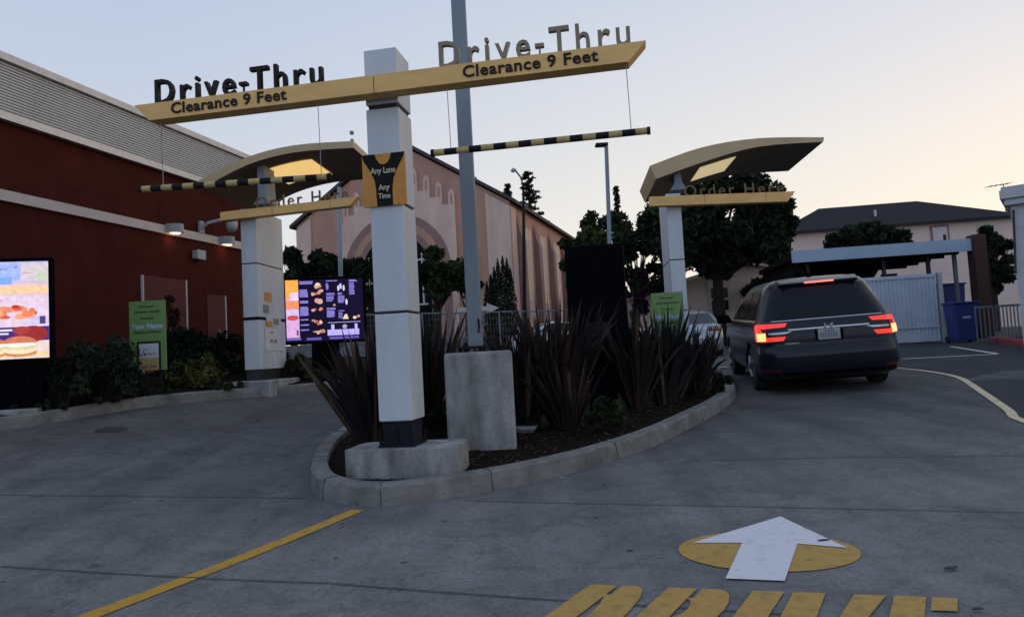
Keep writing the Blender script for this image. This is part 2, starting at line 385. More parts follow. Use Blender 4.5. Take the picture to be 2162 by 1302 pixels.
def smooth_path(pts, k=6, closed=False):
    out = []; n = len(pts); rng = n if closed else n-1
    for i in range(rng):
        if closed: a, b, c, d = pts[(i-1) % n], pts[i], pts[(i+1) % n], pts[(i+2) % n]
        else: a, b, c, d = pts[max(i-1, 0)], pts[i], pts[i+1], pts[min(i+2, n-1)]
        for j in range(k):
            t = j/k
            out.append(tuple(.5*((2*b[q])+(-a[q]+c[q])*t+(2*a[q]-5*b[q]+4*c[q]-d[q])*t*t+(-a[q]+3*b[q]-3*c[q]+d[q])*t**3) for q in range(2)))
    if not closed: out.append(tuple(pts[-1]))
    return out

wl = gpix([(1890, 777), (1950, 783), (2020, 796), (2075, 829), (2130, 867), (2162, 890)])
wl = wl+[(4.85, 5.4), (4.5, 3), (4.2, -3)]
fl = [(4.3, 16.2)]+[(wl[0][0]-.6, wl[0][1]+1.5)]
sheet('asphalt_lot', fl+wl+[(60, -3), (60, 36), (4.3, 36)], M['asphalt'], .004, 2.0)
stripline('lane_edge_line', smooth_path(wl[:7], 4), .10, M['creamline'], .009, .5)
stripline('lot_line', gpix([(1906, 758), (2108, 748)]), .11, M['whitem'], .009, 1)
stripline('lot_line', gpix([(2008, 732), (2104, 747)]), .11, M['whitem'], .009, 1)
stripline('lot_line', gpix([(1500, 778), (1536, 774)]), .11, M['whitem'], .009, 1)
_yl = gpix([(755, 1077), (190, 1301)]); _yl[1] = (2*_yl[1][0]-_yl[0][0], 2*_yl[1][1]-_yl[0][1])
stripline('yellow_lane_line', _yl, .10, M['yellow'], .005)
for q in ([(700, 962), (1500, 972), (1800, 965), (2162, 962)], [(0, 1045), (500, 1050), (650, 1052)], [(980, 1057), (1500, 1068), (2162, 1082)],
          [(0, 1196), (700, 1232), (1180, 1268), (1700, 1300)], [(100, 918), (420, 905), (640, 900)], [(600, 1055), (420, 1302)][:0]):
    if q:
        stripline('pavement_joint', gpix(q if q[0][0] != 700 else q[1:]), .012, M['joint'], .006)
# circle and arrow
cen = (Vector(gpix([(1432, 1162)])[0])+Vector(gpix([(1814, 1162)])[0]))/2
ex = (Vector(gpix([(1814, 1162)])[0])-Vector(gpix([(1432, 1162)])[0]))/2
ey = Vector(gpix([(1622, 1208)])[0])-cen; ey = ey - ex*(ey.dot(ex)/ex.length_squared)
sheet('painted_circle', [(cen+ex*math.cos(t)+ey*math.sin(t))[:] for t in [2*math.pi*k/40 for k in range(40)]], M['ochre'], .005, .3)
sheet('painted_arrow', gpix([(1648, 1092), (1790, 1159), (1684, 1150), (1657, 1229), (1532, 1224), (1567, 1148), (1462, 1148)]), M['whitem'], .009, .3)
# DRIVE: stencilled letters, taller than the frame shows
D0 = Vector(gpix([(1247, 1236)])[0]); E2 = Vector(gpix([(2022, 1265)])[0]); bx = (E2-D0).normalized()
Wd = (E2-D0).length
dn = (Vector(gpix([(1154, 1302)])[0])-D0); dn = dn-bx*dn.dot(bx); dn.normalize()
sk = .29
def lp(u, v): q = D0+bx*(u*Wd-v*sk)+dn*v; return q[:]
HL = 1.0
def gl(x, y=1250): return (Vector(gpix([(x, y)])[0])-D0).dot(bx)/Wd
def bar(u0, u1, v0=0, v1=HL): return [lp(u0, v0), lp(u1, v0), lp(u1, v1), lp(u0, v1)]
def bowl(u0, u1, v0, v1, t=.075):
    um = (u0+u1)/2; o = [lp(u0, v0)]; n = 8
    for k in range(n+1):
        a = -math.pi/2+math.pi*k/n
        o.append(lp(u1-.06+.06*math.cos(a), (v0+v1)/2+(v1-v0)/2*math.sin(a)))
    o.append(lp(u0, v1)); i = [lp(u0, v1-.13)]
    for k in range(n+1):
        a = math.pi/2-math.pi*k/n
        i.append(lp(u1-.06-t+.04*math.cos(a), (v0+v1)/2+((v1-v0)/2-.13)*math.sin(a)))
    i.append(lp(u0, v0+.13)); return o+i
for nm, polys in (('D', [bar(0, .083), bowl(.098, .205, 0, HL)]), ('R', [bar(.235, .318), bowl(.333, .44, 0, .52), [lp(.36, .55), lp(.44, .55), lp(.455, HL), lp(.37, HL)]]),
                  ('I', [bar(.475, .56)]),
                  ('V', [[lp(.585, 0), lp(.67, 0), lp(.69, HL), lp(.60, HL)], [lp(.745, 0), lp(.825, 0), lp(.72, HL), lp(.70, .85)]]),
                  ('E', [bar(.845, .925), bar(.938, 1.0, 0, .16), bar(.938, .99, .42, .56), bar(.938, 1.0, .84, HL)])):
    for q in polys: sheet('painted_letter', q, M['ochre'], .0075, .3)

# ------------------------------------------------------------------ kerbs and island
def kerb_sweep(path, wdt, h, closed, side=1):
    n = len(path); pts = [Vector(p) for p in path]; mb = MB(); rows = []
    for i, p in enumerate(pts):
        a = pts[(i-1) % n] if closed or i else pts[0]; b = pts[(i+1) % n] if closed or i < n-1 else pts[-1]
        d = (b-a).normalized(); nn = Vector((-d.y, d.x))*side
        z = g(p.x, p.y)
        w1 = .006*math.sin(i*1.7)+.004*math.sin(i*.61)
        rows.append([(*p, z-.05), (*(p+nn*(.012)), z+h*.5), (*(p+nn*(.022+w1)), z+h-.02), (*(p+nn*.042), z+h), (*(p+nn*(wdt-.01)), z+h), (*(p+nn*wdt), z+h-.01), (*(p+nn*wdt), z-.05)])
    m_ = len(rows[0]); fs = []
    for i in range(n if closed else n-1):
        for k in range(m_-1):
            fs.append((i*m_+k, ((i+1) % n)*m_+k, ((i+1) % n)*m_+k+1, i*m_+k+1))
    mb.add([v for r in rows for v in r], fs)
    if not closed: mb.add([v for v in rows[0]], [tuple(range(m_))]); mb.add(rows[-1], [tuple(reversed(range(m_)))])
    return mb
isl = gpix([(960, 1050), (1100, 1024), (1250, 987), (1380, 942), (1470, 897), (1530, 862), (1556, 832), (1545, 800)])
isl += [(4.1, 14.2), (3.2, 15.2), (1.8, 14.6), (.3, 12.2)]
isl += gpix([(920, 868), (830, 893), (752, 915), (700, 942), (668, 975), (652, 1010), (660, 1042), (700, 1060), (770, 1069), (860, 1065)])
islp = smooth_path(isl, 5, True)
struct('island_kerb', kerb_sweep(islp, .17, .16, True, 1), M['kerb'], smooth=False)
isin = []
pp = [Vector(p) for p in islp]
for i, p in enumerate(pp):
    d = (pp[(i+1) % len(pp)]-pp[i-1]).normalized(); isin.append((p+Vector((-d.y, d.x))*.16)[:])
for idx in range(3, len(islp), 9):
    p_ = Vector(islp[idx]); d_ = (Vector(islp[(idx+1) % len(islp)])-Vector(islp[idx-1])).normalized(); n_ = Vector((-d_.y, d_.x)); z_ = g(p_.x, p_.y)
    q = MB(); q.tube([(*(p_+n_*.002), z_), (*(p_+n_*.012), z_+.08), (*(p_+n_*.022), z_+.145), (*(p_+n_*.045), z_+.161), (*(p_+n_*.165), z_+.161)], .0045, 5)
    struct('kerb_joint', q, M['joint'])
sheet('island_soil', isin, M['soil'], .11, .5)
q = MB(); rnd = random.Random(12)
for _ in range(1600):
    i_ = rnd.randrange(len(isin)); a_ = Vector(isin[i_]); b_ = Vector((.8, 9.4)) if rnd.random() < .6 else Vector((2.3, 12.0)); p_ = a_.lerp(b_, rnd.random()**1.3*.8+.02)
    t_ = rnd.uniform(0, 3.14); l_ = rnd.uniform(.012, .04); w_ = l_*.4; z_ = g(p_.x, p_.y)+.112+rnd.uniform(0, .012); c_, s_ = math.cos(t_), math.sin(t_); h_ = rnd.uniform(-.01, .015)
    q.quad((p_.x-c_*l_, p_.y-s_*l_, z_), (p_.x+s_*w_, p_.y-c_*w_, z_+.006), (p_.x+c_*l_, p_.y+s_*l_, z_+abs(h_)), (p_.x-s_*w_, p_.y+c_*w_, z_+.004))
mu = mesh('bark_mulch', q, M['flax3']); tag(mu, 'brown bark chips scattered on the island soil', 'mulch'); mu['kind'] = 'stuff'
lk = gpix([(0, 908), (110, 892), (230, 872), (330, 857), (450, 845), (560, 836), (650, 828), (720, 820)])
lk = [(-7.6, 6.6)]+lk+[(-2.6, 14.6), (-1.2, 17.0), (.8, 19), (4.5, 20.3)]
lkp = smooth_path(lk, 4)
struct('left_kerb', kerb_sweep(lkp, .16, .15, False, 1), M['kerb'])
bed = [(Vector(p)+Vector((-.13, .06)))[:] for p in lkp]+[(3, 24), (-3.6, 24), (-8.8, 8.5), (-9, 6)]
sheet('planting_bed', bed, M['soil'], .12, .6)
rk = gpix([(2085, 722), (2162, 732)]); rk = [rk[0], rk[1], (rk[1][0]+2, rk[1][1]-1.2)]
struct('red_kerb', kerb_sweep(rk, .3, .15, False, 1), M['redkerb'])
# manhole
mc = Gd(235, 907)
mo = sheet('manhole_cover', [(mc.x+.17*math.cos(2*math.pi*k/28), mc.y+.17*math.sin(2*math.pi*k/28)) for k in range(28)], M['tray'], .006, .2, kind=False)
tag(mo, 'small dark round manhole cover in the left lane', 'manhole cover')
# dark leaf litter / chips on the concrete
k = 0
for px, py, s_ in ((722, 1109, .03), (710, 1182, .022), (538, 1101, .02), (1276, 1026, .02), (1739, 1144, .045), (2010, 1203, .05), (1186, 1010, .02), (2065, 1291, .03)):
    q = Gd(px, py); b = MB(); n = 7; rr = [s_*.62*random.uniform(.5, 1.2) for _ in range(n)]
    b.xy([(rr[i]*1.5*math.cos(i*2*math.pi/n), rr[i]*.6*math.sin(i*2*math.pi/n)) for i in range(n)], 0, .004)
    names = {0: 'small dark scrap beside the end of the yellow line', 1: 'tiny dark scrap on concrete below the kerb nose', 2: 'tiny dark scrap left of the yellow line',
             3: 'tiny dark scrap right of the island kerb', 4: 'dark dry leaf lying on the white painted arrow', 5: 'dark dry leaf right of the painted circle',
             6: 'pale pebble by the island kerb', 7: 'dark scrap at the right end of the painted word'}
    o = mesh('dry_leaf' if k != 6 else 'pebble', b, M['gap'] if k != 6 else M['trim'], loc=(q.x, q.y, g(q.x, q.y)+.012)); o.rotation_euler.z = random.uniform(-.5, .5)
    tag(o, names[k], 'leaf' if k != 6 else 'pebble', 'scraps scattered on the concrete'); k += 1

# ------------------------------------------------------------------ gateway sign
A = R(10)
cc = P(835, 500, 5.93); ca, sa = math.cos(A), math.sin(A)
# column centre, a little behind its front face
col_c = Vector((cc.x, cc.y, 0))+Vector((ca, -sa, 0))*(-.07)+Vector((sa, ca, 0))*.175
GZ = .40
gate_s = thing('gateway_sign', 'tall white column carrying the long gold Drive-Thru clearance arm', 'sign', (col_c.x, col_c.y, GZ), -A)
hw_, hd = .145, .175
def zz(z): return z-GZ
segs = [(.62, 1.515), (1.535, 2.43), (2.455, 3.27), (3.31, 3.79)]
for a, b in segs:
    q = MB(); q.box(-hw_, hw_, -hd, hd, zz(a), zz(b)); mesh('column_panel', q, M['white'], gate_s, bevel=.008)
q = MB(); q.box(-hw_+.02, hw_-.02, -hd+.02, hd-.02, zz(.61), zz(3.7)); mesh('column_core', q, M['gap'], gate_s)
q = MB(); q.box(-.125, .125, -.15, .15, zz(.425), zz(.62)); q.box(-.155, .155, -.18, .18, zz(.405), zz(.425))
for x in (-.14, .14, 0):
    for y in (-.165, .165): q.tube([(x, y, zz(.42)), (x, y, zz(.50))], .012, 6)
for x in (-.14, 0, .14): q.xz([(x-.006, zz(.425)), (x+.006, zz(.425)), (x+.003, zz(.56)), (x-.003, zz(.56))], -.172, -.13)
mesh('steel_base', q, M['darksteel'], gate_s)
# arm; local x = along arm. The arm's centre line lies in front of the column
bo = P(788, 160, 5.75)
def toloc(p, root):
    d = Vector(p)-root.location; a = -root.rotation_euler.z
    return Vector((d.x*math.cos(a)-d.y*math.sin(a), d.x*math.sin(a)+d.y*math.cos(a), d.z))
b0 = toloc(bo, gate_s); bx0 = b0.x; by = b0.y
ZT, ZB = zz(3.485), zz(3.335)
def arm_half(sgn, e):
    q = MB(); xt, xb = 2.225, 2.08
    q.xz([(bx0+sgn*e, ZT), (bx0+sgn*xt, ZT), (bx0+sgn*xb, ZB), (bx0+sgn*e, ZB)], by, by+.15); return q
mesh('gold_arm', arm_half(-1, .004), M['gold'], gate_s, bevel=.004); mesh('gold_arm', arm_half(1, .004), M['gold'], gate_s, bevel=.004)
q = MB(); q.box(bx0-.2, bx0+.2, by+.13, -hd+.004, ZB+.03, ZT-.03); mesh('arm_bracket', q, M['gap'], gate_s)
LH = .225
for px0, px1, qx0, qx1, dx, py_, mm in ((318, 488, 521, 675, 506, 160, 'letter'), (922, 1117, 1158, 1332, 1137, 95, 'letterlit')):
    O = bo.xy[:]
    a0, a1, c0, c1, d_ = [PL(x, py_, O, 10)[0]+bx0 for x in (px0, px1, qx0, qx1, dx)]
    text('drive_thru_lettering', 'Drive', gate_s, M[mm], a0, a1, ZT+.002, LH, by+.09, .045, .010, 1.3)
    text('drive_thru_lettering', 'Thru', gate_s, M[mm], c0, c1, ZT+.002, LH, by+.09, .045, .010, 1.25)
    q = MB(); q.box(d_-.036, d_+.036, by+.04, by+.09, ZT+.078, ZT+.106); q.box(d_-.007, d_+.007, by+.055, by+.07, ZT, ZT+.078); mesh('dash_symbol', q, M[mm], gate_s)
text('clearance_lettering', 'Clearance 9 Feet', gate_s, M['letter'], bx0-1.86, bx0-.777, ZB+.032, .098, by-.002, .006, .022, 1.08)
text('clearance_lettering', 'Clearance 9 Feet', gate_s, M['letter'], bx0+.76, bx0+1.85, ZB+.032, .098, by-.002, .006, .022, 1.08)
# lane sign on the column
O_ = (gate_s.location+Vector((sa, ca, 0))*(-hd-.03)).xy[:]
crn = [PL(*p, O_, 10) for p in ((763, 330), (853, 318), (858, 432), (768, 436))]
sx0 = (crn[0][0]+crn[3][0])/2; sx1 = (crn[1][0]+crn[2][0])/2; sz1 = (crn[0][1]+crn[1][1])/2; sz0 = (crn[2][1]+crn[3][1])/2
ls = MB(); ls.box(sx0, sx1, -hd-.025, -hd-.002, zz(sz0), zz(sz1)); board = mesh('lane_sign_board', ls, M['amber'], gate_s)
def uv(u, v): return (sx0+(sx1-sx0)*u, zz(sz0+(sz1-sz0)*v))
fun = [uv(0, 1), uv(.30, 1), uv(.34, .9), uv(.41, .815), uv(.5, .79), uv(.59, .815), uv(.66, .9), uv(.69, 1), uv(1, 1), uv(.98, .93), uv(.80, .66), uv(.72, .5), uv(.69, .33), uv(.69, 0),
       uv(.32, 0), uv(.31, .33), uv(.28, .5), uv(.2, .66), uv(.03, .90)]
q = MB(); q.xz(fun, -hd-.028, -hd-.0262); mesh('funnel_symbol', q, M['black'], board)
for t_, u0, u1, v0, v1 in (('Any Lane', .20, .78, .62, .74), ('Any', .37, .63, .30, .41), ('Time', .36, .64, .14, .24)):
    a0 = uv(u0, v0); a1 = uv(u1, v1)
    text('lane_sign_lettering', t_, board, M['cream'], a0[0], a1[0], a0[1], a1[1]-a0[1], -hd-.029, .003, .012)
# concrete base
q = MB(); c_ = Vector(gate_s.location); w2, d2, rr = .48, .30, .11
n = 5; poly = []
for cx, cy, a0 in ((w2-rr, d2-rr, 0), (-w2+rr, d2-rr, 90), (-w2+rr, -d2+rr, 180), (w2-rr, -d2+rr, 270)):
    poly += [(cx+rr*math.cos(R(a0+90*k/n)), cy+rr*math.sin(R(a0+90*k/n))) for k in range(n+1)]
q.xy(poly, -.32, 0)
o = mesh('concrete_base', q, M['pedestal'], bevel=.012, loc=(c_.x+.04, c_.y-.02, GZ+.003)); o.rotation_euler.z = -A+R(3)
tag(o, 'low rounded concrete block under the white gateway column', 'concrete base')

# clearance bars
def clearance_bar(e0, e1, c0, c1, label, topz):
    """e0,e1: end points (pixels) on the plane of the arm; c0,c1 cable positions along the arm"""
    O = bo.xy[:]; a = PL(*e0, O, 10); b = PL(*e1, O, 10)
    u = Vector((ca, -sa, 0)); base = Vector((bo.x, bo.y, 0))+Vector((sa, ca, 0))*.05
    mid = base+u*(a[0]+b[0])/2; zc = (a[1]+b[1])/2
    t = thing('clearance_bar', label, 'clearance bar', (mid.x, mid.y, zc), -A, 'black and yellow bars hung under the gold arm')
    Ln = b[0]-a[0]; dz_ = b[1]-a[1]; n = 17
    def pt(x): return (x, 0, dz_*x/Ln)
    q = MB(); e_ = .0
    for i in range(n):
        x0 = -Ln/2+Ln*i/n; x1 = x0+Ln/n
        q.tube([pt(x0), pt(x1)], .027, 14, i % 2, cap=(i in (0, n-1)))
    mesh('striped_tube', q, [M['stripey'], M['stripeb']], t, smooth=True)
    q = MB()
    for x in (-Ln/2, Ln/2):
        q = MB(); q.tube([pt(x-.012), pt(x+.012)], .031, 14); mesh('end_cap', q, M['stripeb'], t)
    for cx in (c0, c1):
        x = cx-(a[0]+b[0])/2
        q = MB(); p = pt(x); q.tube([(x+.0, 0, 3.34-zc), (p[0]+.008, 0, p[2]+.025)], .0032, 5); mesh('cable', q, M['cable'], t)
    return t
clearance_bar((290, 397), (690, 370), -2.0, -.52, 'striped clearance bar hanging under the left half of the gold arm', 0)
clearance_bar((910, 320), (1370, 272), .61, 2.06, 'striped clearance bar hanging under the right half of the gold arm', 0)

# ------------------------------------------------------------------ big lamp post with concrete pedestal
pc = Gd(1014, 975); pz = g(pc.x, pc.y+.3)
PY = 7.25
zt = P(1012, 742, PY-.3).z
xl = P(941, 850, PY-.33).x; xr = P(1086, 850, PY-.33).x
lp_ = thing('lamp_post', 'tall square grey steel post bolted on a high concrete pedestal in the island', 'lamp post', ((xl+xr)/2, PY, pz+.05), 0)
wd = (xr-xl)/2
q = MB(); q.box(-wd, wd, -.33, .33, 0, zt-pz-.05); pd = mesh('concrete_pedestal', q, M['pedestal'], lp_, bevel=.03)
h0 = zt-pz-.05
q = MB(); q.box(-.17, .17, -.17, .17, h0+.035, h0+.055)
for x in (-.13, .13):
    for y in (-.13, .13): q.tube([(x, y, h0), (x, y, h0+.10)], .014, 6)
mesh('base_plate', q, M['darksteel'], lp_)
q = MB(); pc_ = P(1003, 700, PY).x-lp_.location.x
q.box(pc_-.074, pc_+.074, -.074, .074, h0+.055, 7.6); mesh('steel_post', q, M['galv'], lp_, bevel=.012)
q = MB(); q.box(pc_+.087, pc_+.094, -.03, .03, h0+.25, h0+.42); mesh('hand_hole_cover', q, M['galv'], lp_)
q = MB(); q.tube([(pc_+.04, -.086, h0+.2), (pc_+.05, -.12, h0+.25), (pc_+.045, -.10, h0+.33)], .012, 6); mesh('cable_stub', q, M['darksteel'], lp_)

# ------------------------------------------------------------------ order canopies
def arc_profile(pts, k=4):
    return smooth_path(pts, k)
def canopy(O, a, top, bot, beam, colx, baseZ, label, sky, warmsky, tx, bracket_x, legs=True):
    """O world point of the roof's left front corner; top/bot: (x,z) outlines of the front edge; everything local to O"""
    bz = baseZ
    t = thing('order_canopy', label, 'canopy', (O[0], O[1], bz), -R(a), 'gold edged canopies over the order points')
    D = 2.1
    T = arc_profile(top); B = arc_profile(bot)
    loc = lambda p: (p[0], p[1]-bz)
    ring = [loc(p) for p in T]+[loc(p) for p in reversed(B)]
    q = MB(); nT = len(T)
    # thin front and back edges plus a top skin, open below
    n = len(ring)
    def row(y, p, sh=0): return (p[0], y, p[1]+sh)
    vs = [row(0, p) for p in ring]+[row(D, p) for p in ring]
    tri = tessellate_polygon([[Vector((*p, 0)) for p in ring]])
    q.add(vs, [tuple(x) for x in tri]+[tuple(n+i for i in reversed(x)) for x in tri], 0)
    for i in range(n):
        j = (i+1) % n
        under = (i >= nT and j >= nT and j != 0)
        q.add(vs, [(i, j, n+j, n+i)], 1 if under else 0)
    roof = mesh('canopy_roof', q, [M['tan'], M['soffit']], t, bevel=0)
    # skylight panel just under the soffit
    x0, x1, y0, y1 = sky
    def zb(x):
        for (a_, b_), (c_, d_) in zip(B, B[1:]):
            if a_ <= x <= c_: return b_+(d_-b_)*(x-a_)/(c_-a_)-bz
        return B[-1][1]-bz
    q = MB(); nn = 6
    for i in range(nn):
        xa = x0+(x1-x0)*i/nn; xb = x0+(x1-x0)*(i+1)/nn
        q.quad((xa, y0, zb(xa)-.012), (xb, y0, zb(xb)-.012), (xb, y1, zb(xb)-.012), (xa, y1, zb(xa)-.012))
    mesh('skylight', q, M['skywarm' if warmsky else 'skylit'], roof)
    # cross beam with a pointed right end
    (b0x, b0z), (b1x, b1z), th = beam
    q = MB(); q.xz([(b0x, b0z-bz), (b1x, b1z-bz), (b1x-.14, b1z-th-bz), (b0x, b0z-th-bz)], -.06, .10)
    bm_ = mesh('gold_beam', q, M['gold'], t, bevel=.004)
    for f_ in (.38, .8):
        xs_ = b0x+(b1x-b0x)*f_; zs_ = b0z+(b1z-b0z)*f_
        q = MB(); q.box(xs_, xs_+.006, -.063, -.06, zs_-th-bz, zs_-bz); mesh('seam', q, M['soffit'], bm_)
    sl_ = (b1z-b0z)/(b1x-b0x)
    text('order_here_lettering', 'Order Here', t, M['lettero'], tx[0], tx[1], b0z+(tx[0]-b0x)*sl_-bz-.01, .205, .03, .03, .0, 1.25, slope=sl_)
    # slab column
    cx0, cx1 = colx; ctop = b0z-bz-.02
    zlev = [.0]+[z for z in (.30, 1.035, 1.99) if z < ctop]+[ctop+.12]
    q = MB(); q.box(cx0+.02, cx1-.02, .13, 1.15, .05, ctop+.05); mesh('column_core', q, M['gap'], t)
    zs = [.28, 1.13, 2.05, ctop+.10]
    for a_, b_ in zip(zs, zs[1:]):
        q = MB(); q.box(cx0, cx1, .11, 1.17, a_, b_-.018); mesh('column_panel', q, M['white'], t, bevel=.008)
    q = MB(); q.box(cx0+.02, cx1-.02, .14, 1.14, .0, .29); mesh('steel_base', q, M['darksteel'], t)
    q = MB(); hx = bracket_x
    q.xz([(hx-.13, ctop+.17), (hx+.17, ctop+.17), (hx+.09, ctop+.30), (hx+.07, zb(hx)+.03), (hx-.05, zb(hx)+.03), (hx-.05, ctop+.30)], .22, .62)
    mesh('roof_bracket', q, M['galv'], t)
    return t
Or = P(1372, 350, 12.7)
can_r = canopy((Or.x, Or.y), 5, [(0, 4.366), (.95, 4.63), (1.95, 4.715), (3.08, 4.64)], [(.094, 4.115), (.95, 4.36), (1.92, 4.56), (3.06, 4.56)],
       ((-.05, 3.79), (2.49, 3.70), .17), (.26, .52), .60, 'right order canopy with pale skylight in front of the big dark tree', (.95, 1.62, .35, 1.45), False, (.58, 2.32), .5)
Ol = P(418, 382, 11.7)
can_l = canopy((Ol.x, Ol.y), 5, [(0, 4.27), (.85, 4.60), (1.67, 4.74), (2.68, 4.73)], [(.06, 4.13), (.85, 4.47), (1.67, 4.62), (2.68, 4.617)],
       ((.40, 3.70), (2.73, 3.79), .14), (.66, .93), .80, 'left order canopy with warm lit skylight beside the red building', (.95, 1.8, .45, 1.5), True, (.98, 2.55), .98)
# papers, strap on the left slab column; right (wide) face looks to +X locally
px_ = .93
def face_rect(name, y0, y1, z0, z1, m, off=.004, parent=can_l):
    q = MB(); q.box(px_+off-.003, px_+off, y0, y1, z0, z1); return mesh(name, q, m, parent)
face_rect('dark_strap', .11, .34, 1.10, 1.15, M['black'], .007); face_rect('dark_strap', 1.0, 1.17, 1.10, 1.15, M['black'], .007)
q = MB(); q.box(.655, .935, .103, .107, 1.10, 1.15); mesh('dark_strap', q, M['black'], can_l)
face_rect('orange_flyer', .33, .62, 1.42, 1.58, M['papero'])
face_rect('grey_flyer', .27, .50, 1.22, 1.36, M['papergrey'])
face_rect('white_flyer', .37, .95, .99, 1.20, M['paper'], .012)
face_rect('picture_flyer', .36, .60, 1.00, 1.09, M['papero'], .016)
face_rect('small_print', .64, .86, 1.03, 1.14, M['papergrey'], .016)
face_rect('paper_notice', .30, 1.0, .58, .98, M['paper'], .008)
for y0, z0, h in ((.52, .88, .03), (.50, .72, .06), (.66, .72, .06)): face_rect('notice_mark', y0, y0+.1, z0, z0+h, M['papergrey'], .012)
face_rect('faint_symbol', .58, .72, .36, .50, M['paper'], .006)
# bases
for root, nm in ((can_l, 'low concrete base under the left order column'), (can_r, 'low concrete base under the right order column')):
    zb_ = root.location.z; c0_ = .795 if root is can_l else .39
    q = MB(); q.box(c0_-.32, c0_+.46, -.28, .95, -.30, .10)
    o = mesh('concrete_base', q, M['pedestal'], bevel=.02, loc=tuple(root.location)); o.rotation_euler.z = root.rotation_euler.z
    tag(o, nm, 'concrete base')

# ------------------------------------------------------------------ screens
def board(name, label, cat, pxy, Y, a, w_, h_, legh, nscreens=1, dark=False, back=False, group=None):
    p = P(*pxy, Y)         # lower left corner of the housing front
    gz = g(p.x, p.y)
    t = thing(name, label, cat, (p.x, p.y, gz), -R(a), group)
    zb_ = p.z-gz
    q = MB(); q.box(-.04, w_+.04, .0, .10, zb_-.05, zb_+h_+.05); mesh('housing', q, M['plastic'], t, bevel=.015)
    q = MB(); q.box(w_*.5-.26, w_*.5+.26, .02, .14, -.05, zb_-.05); mesh('stand', q, M['plastic'], t)
    return t, zb_
def disc(mb, cx, cz, rx, rz, y, col, n=14, a0=0, a1=360):
    full = a1-a0 >= 360
    pts = [(cx+rx*math.cos(R(a0+(a1-a0)*k/n)), y, cz+rz*math.sin(R(a0+(a1-a0)*k/n))) for k in range(n if full else n+1)]
    mb.add(pts, [tuple(range(len(pts)))], 0, col)
def rect(mb, x0, x1, z0, z1, y, col): mb.quad((x0, y, z0), (x1, y, z0), (x1, y, z1), (x0, y, z1), 0, col)
# left preview screen
W1, H1 = .70, 1.22
pr, zb_ = board('preview_screen', 'bright portrait menu screen with burger and chicken pictures at the left edge', 'screen', (-20, 760), 8.6, -12, .70, 1.19, .8)
# housing lower-left corner is outside the frame: shift so its right edge meets the photo
O_ = pr.location.xy[:]; rx_ = PL(103, 650, O_, -12)[0]; pr.location.x += (rx_-.70)*math.cos(R(-12)); pr.location.y -= (rx_-.70)*math.sin(R(-12))
q = MB(); y = -.002; z0 = zb_; H_ = 1.19
def zf(f): return z0+H_*f
rect(q, 0, .70, zf(0), zf(1), y, (.62, .55, .72))
rect(q, 0, .70, zf(.80), zf(1), y-.001, (.52, .52, .85)); rect(q, 0, .38, zf(.80), zf(.98), y-.002, (.38, .50, .95))
rect(q, .0, .30, zf(.765), zf(.84), y-.003, (.22, .42, .98)); rect(q, .40, .70, zf(.80), zf(.98), y-.0025, (.70, .62, .66))
disc(q, .63, zf(.85), .065, .07, y-.003, (.58, .66, .50))
rect(q, 0, .70, zf(.66), zf(.77), y-.002, (.86, .60, .48)); rect(q, .0, .70, zf(.685), zf(.72), y-.003, (.92, .64, .34))
rect(q, 0, .70, zf(.33), zf(.655), y-.002, (.80, .64, .78))
random.seed(3)
for i in range(22):
    disc(q, random.uniform(.10, .52), zf(random.uniform(.42, .52)), random.uniform(.03, .07), random.uniform(.02, .045), y-.003-i*.0002,
         random.choice([(.85, .22, .10), (.72, .12, .07), (.90, .38, .22), (.80, .28, .16)]), 8)
disc(q, .34, zf(.535), .05, .022, y-.0085, (.50, .05, .04), 8)
rect(q, .0, .20, zf(.595), zf(.61), y-.004, (.68, .28, .40)); rect(q, .0, .12, zf(.565), zf(.575), y-.004, (.42, .30, .55))
rect(q, .44, .68, zf(.345), zf(.44), y-.003, (.66, .60, .88)); rect(q, .60, .665, zf(.35), zf(.43), y-.004, (.10, .06, .18))
rect(q, 0, .70, zf(0), zf(.325), y-.002, (.07, .03, .20)); rect(q, 0, .70, zf(0), zf(.18), y-.003, (.82, .66, .62)); rect(q, .0, .70, zf(.02), zf(.06), y-.0035, (.93, .70, .36))
disc(q, .52, zf(.25), .17, .10, y-.004, (.32, .03, .03)); disc(q, .40, zf(.29), .10, .05, y-.0045, (.40, .05, .05))
for bx_, sc_ in ((.38, 1), (.10, .72)):
    disc(q, bx_, zf(.06), .19*sc_, .05, y-.005, (.62, .30, .12)); disc(q, bx_, zf(.09), .19*sc_, .05, y-.0055, (.95, .78, .50))
    disc(q, bx_, zf(.12), .17*sc_, .035, y-.006, (.75, .66, .42)); disc(q, bx_, zf(.145), .185*sc_, .03, y-.0065, (.95, .88, .78))
    disc(q, bx_, zf(.16), .185*sc_, .085*sc_, y-.007, (.66, .20, .11), 14, 0, 180)
rect(q, .0, .30, zf(.285), zf(.305), y-.008, (.80, .78, .95)); rect(q, .0, .26, zf(.25), zf(.268), y-.008, (.80, .78, .95))
for i in range(5): rect(q, .02+.05*i, .055+.05*i, zf(.918), zf(.928), y-.008, (.20, .18, .40))
rect(q, .33, .36, zf(.935), zf(.95), y-.008, (.25, .15, .30)); rect(q, .42, .54, zf(.878), zf(.883), y-.008, (.35, .25, .40))
mesh('screen_picture', q, M['screen'], pr)
q = MB(); q.box(-.5, .60, -.12, .35, -.3, .15); o = mesh('concrete_base', q, M['pedestal'], bevel=.02, loc=tuple(pr.location)); o.rotation_euler.z = R(12)
tag(o, 'low concrete pad under the bright preview screen', 'concrete base')
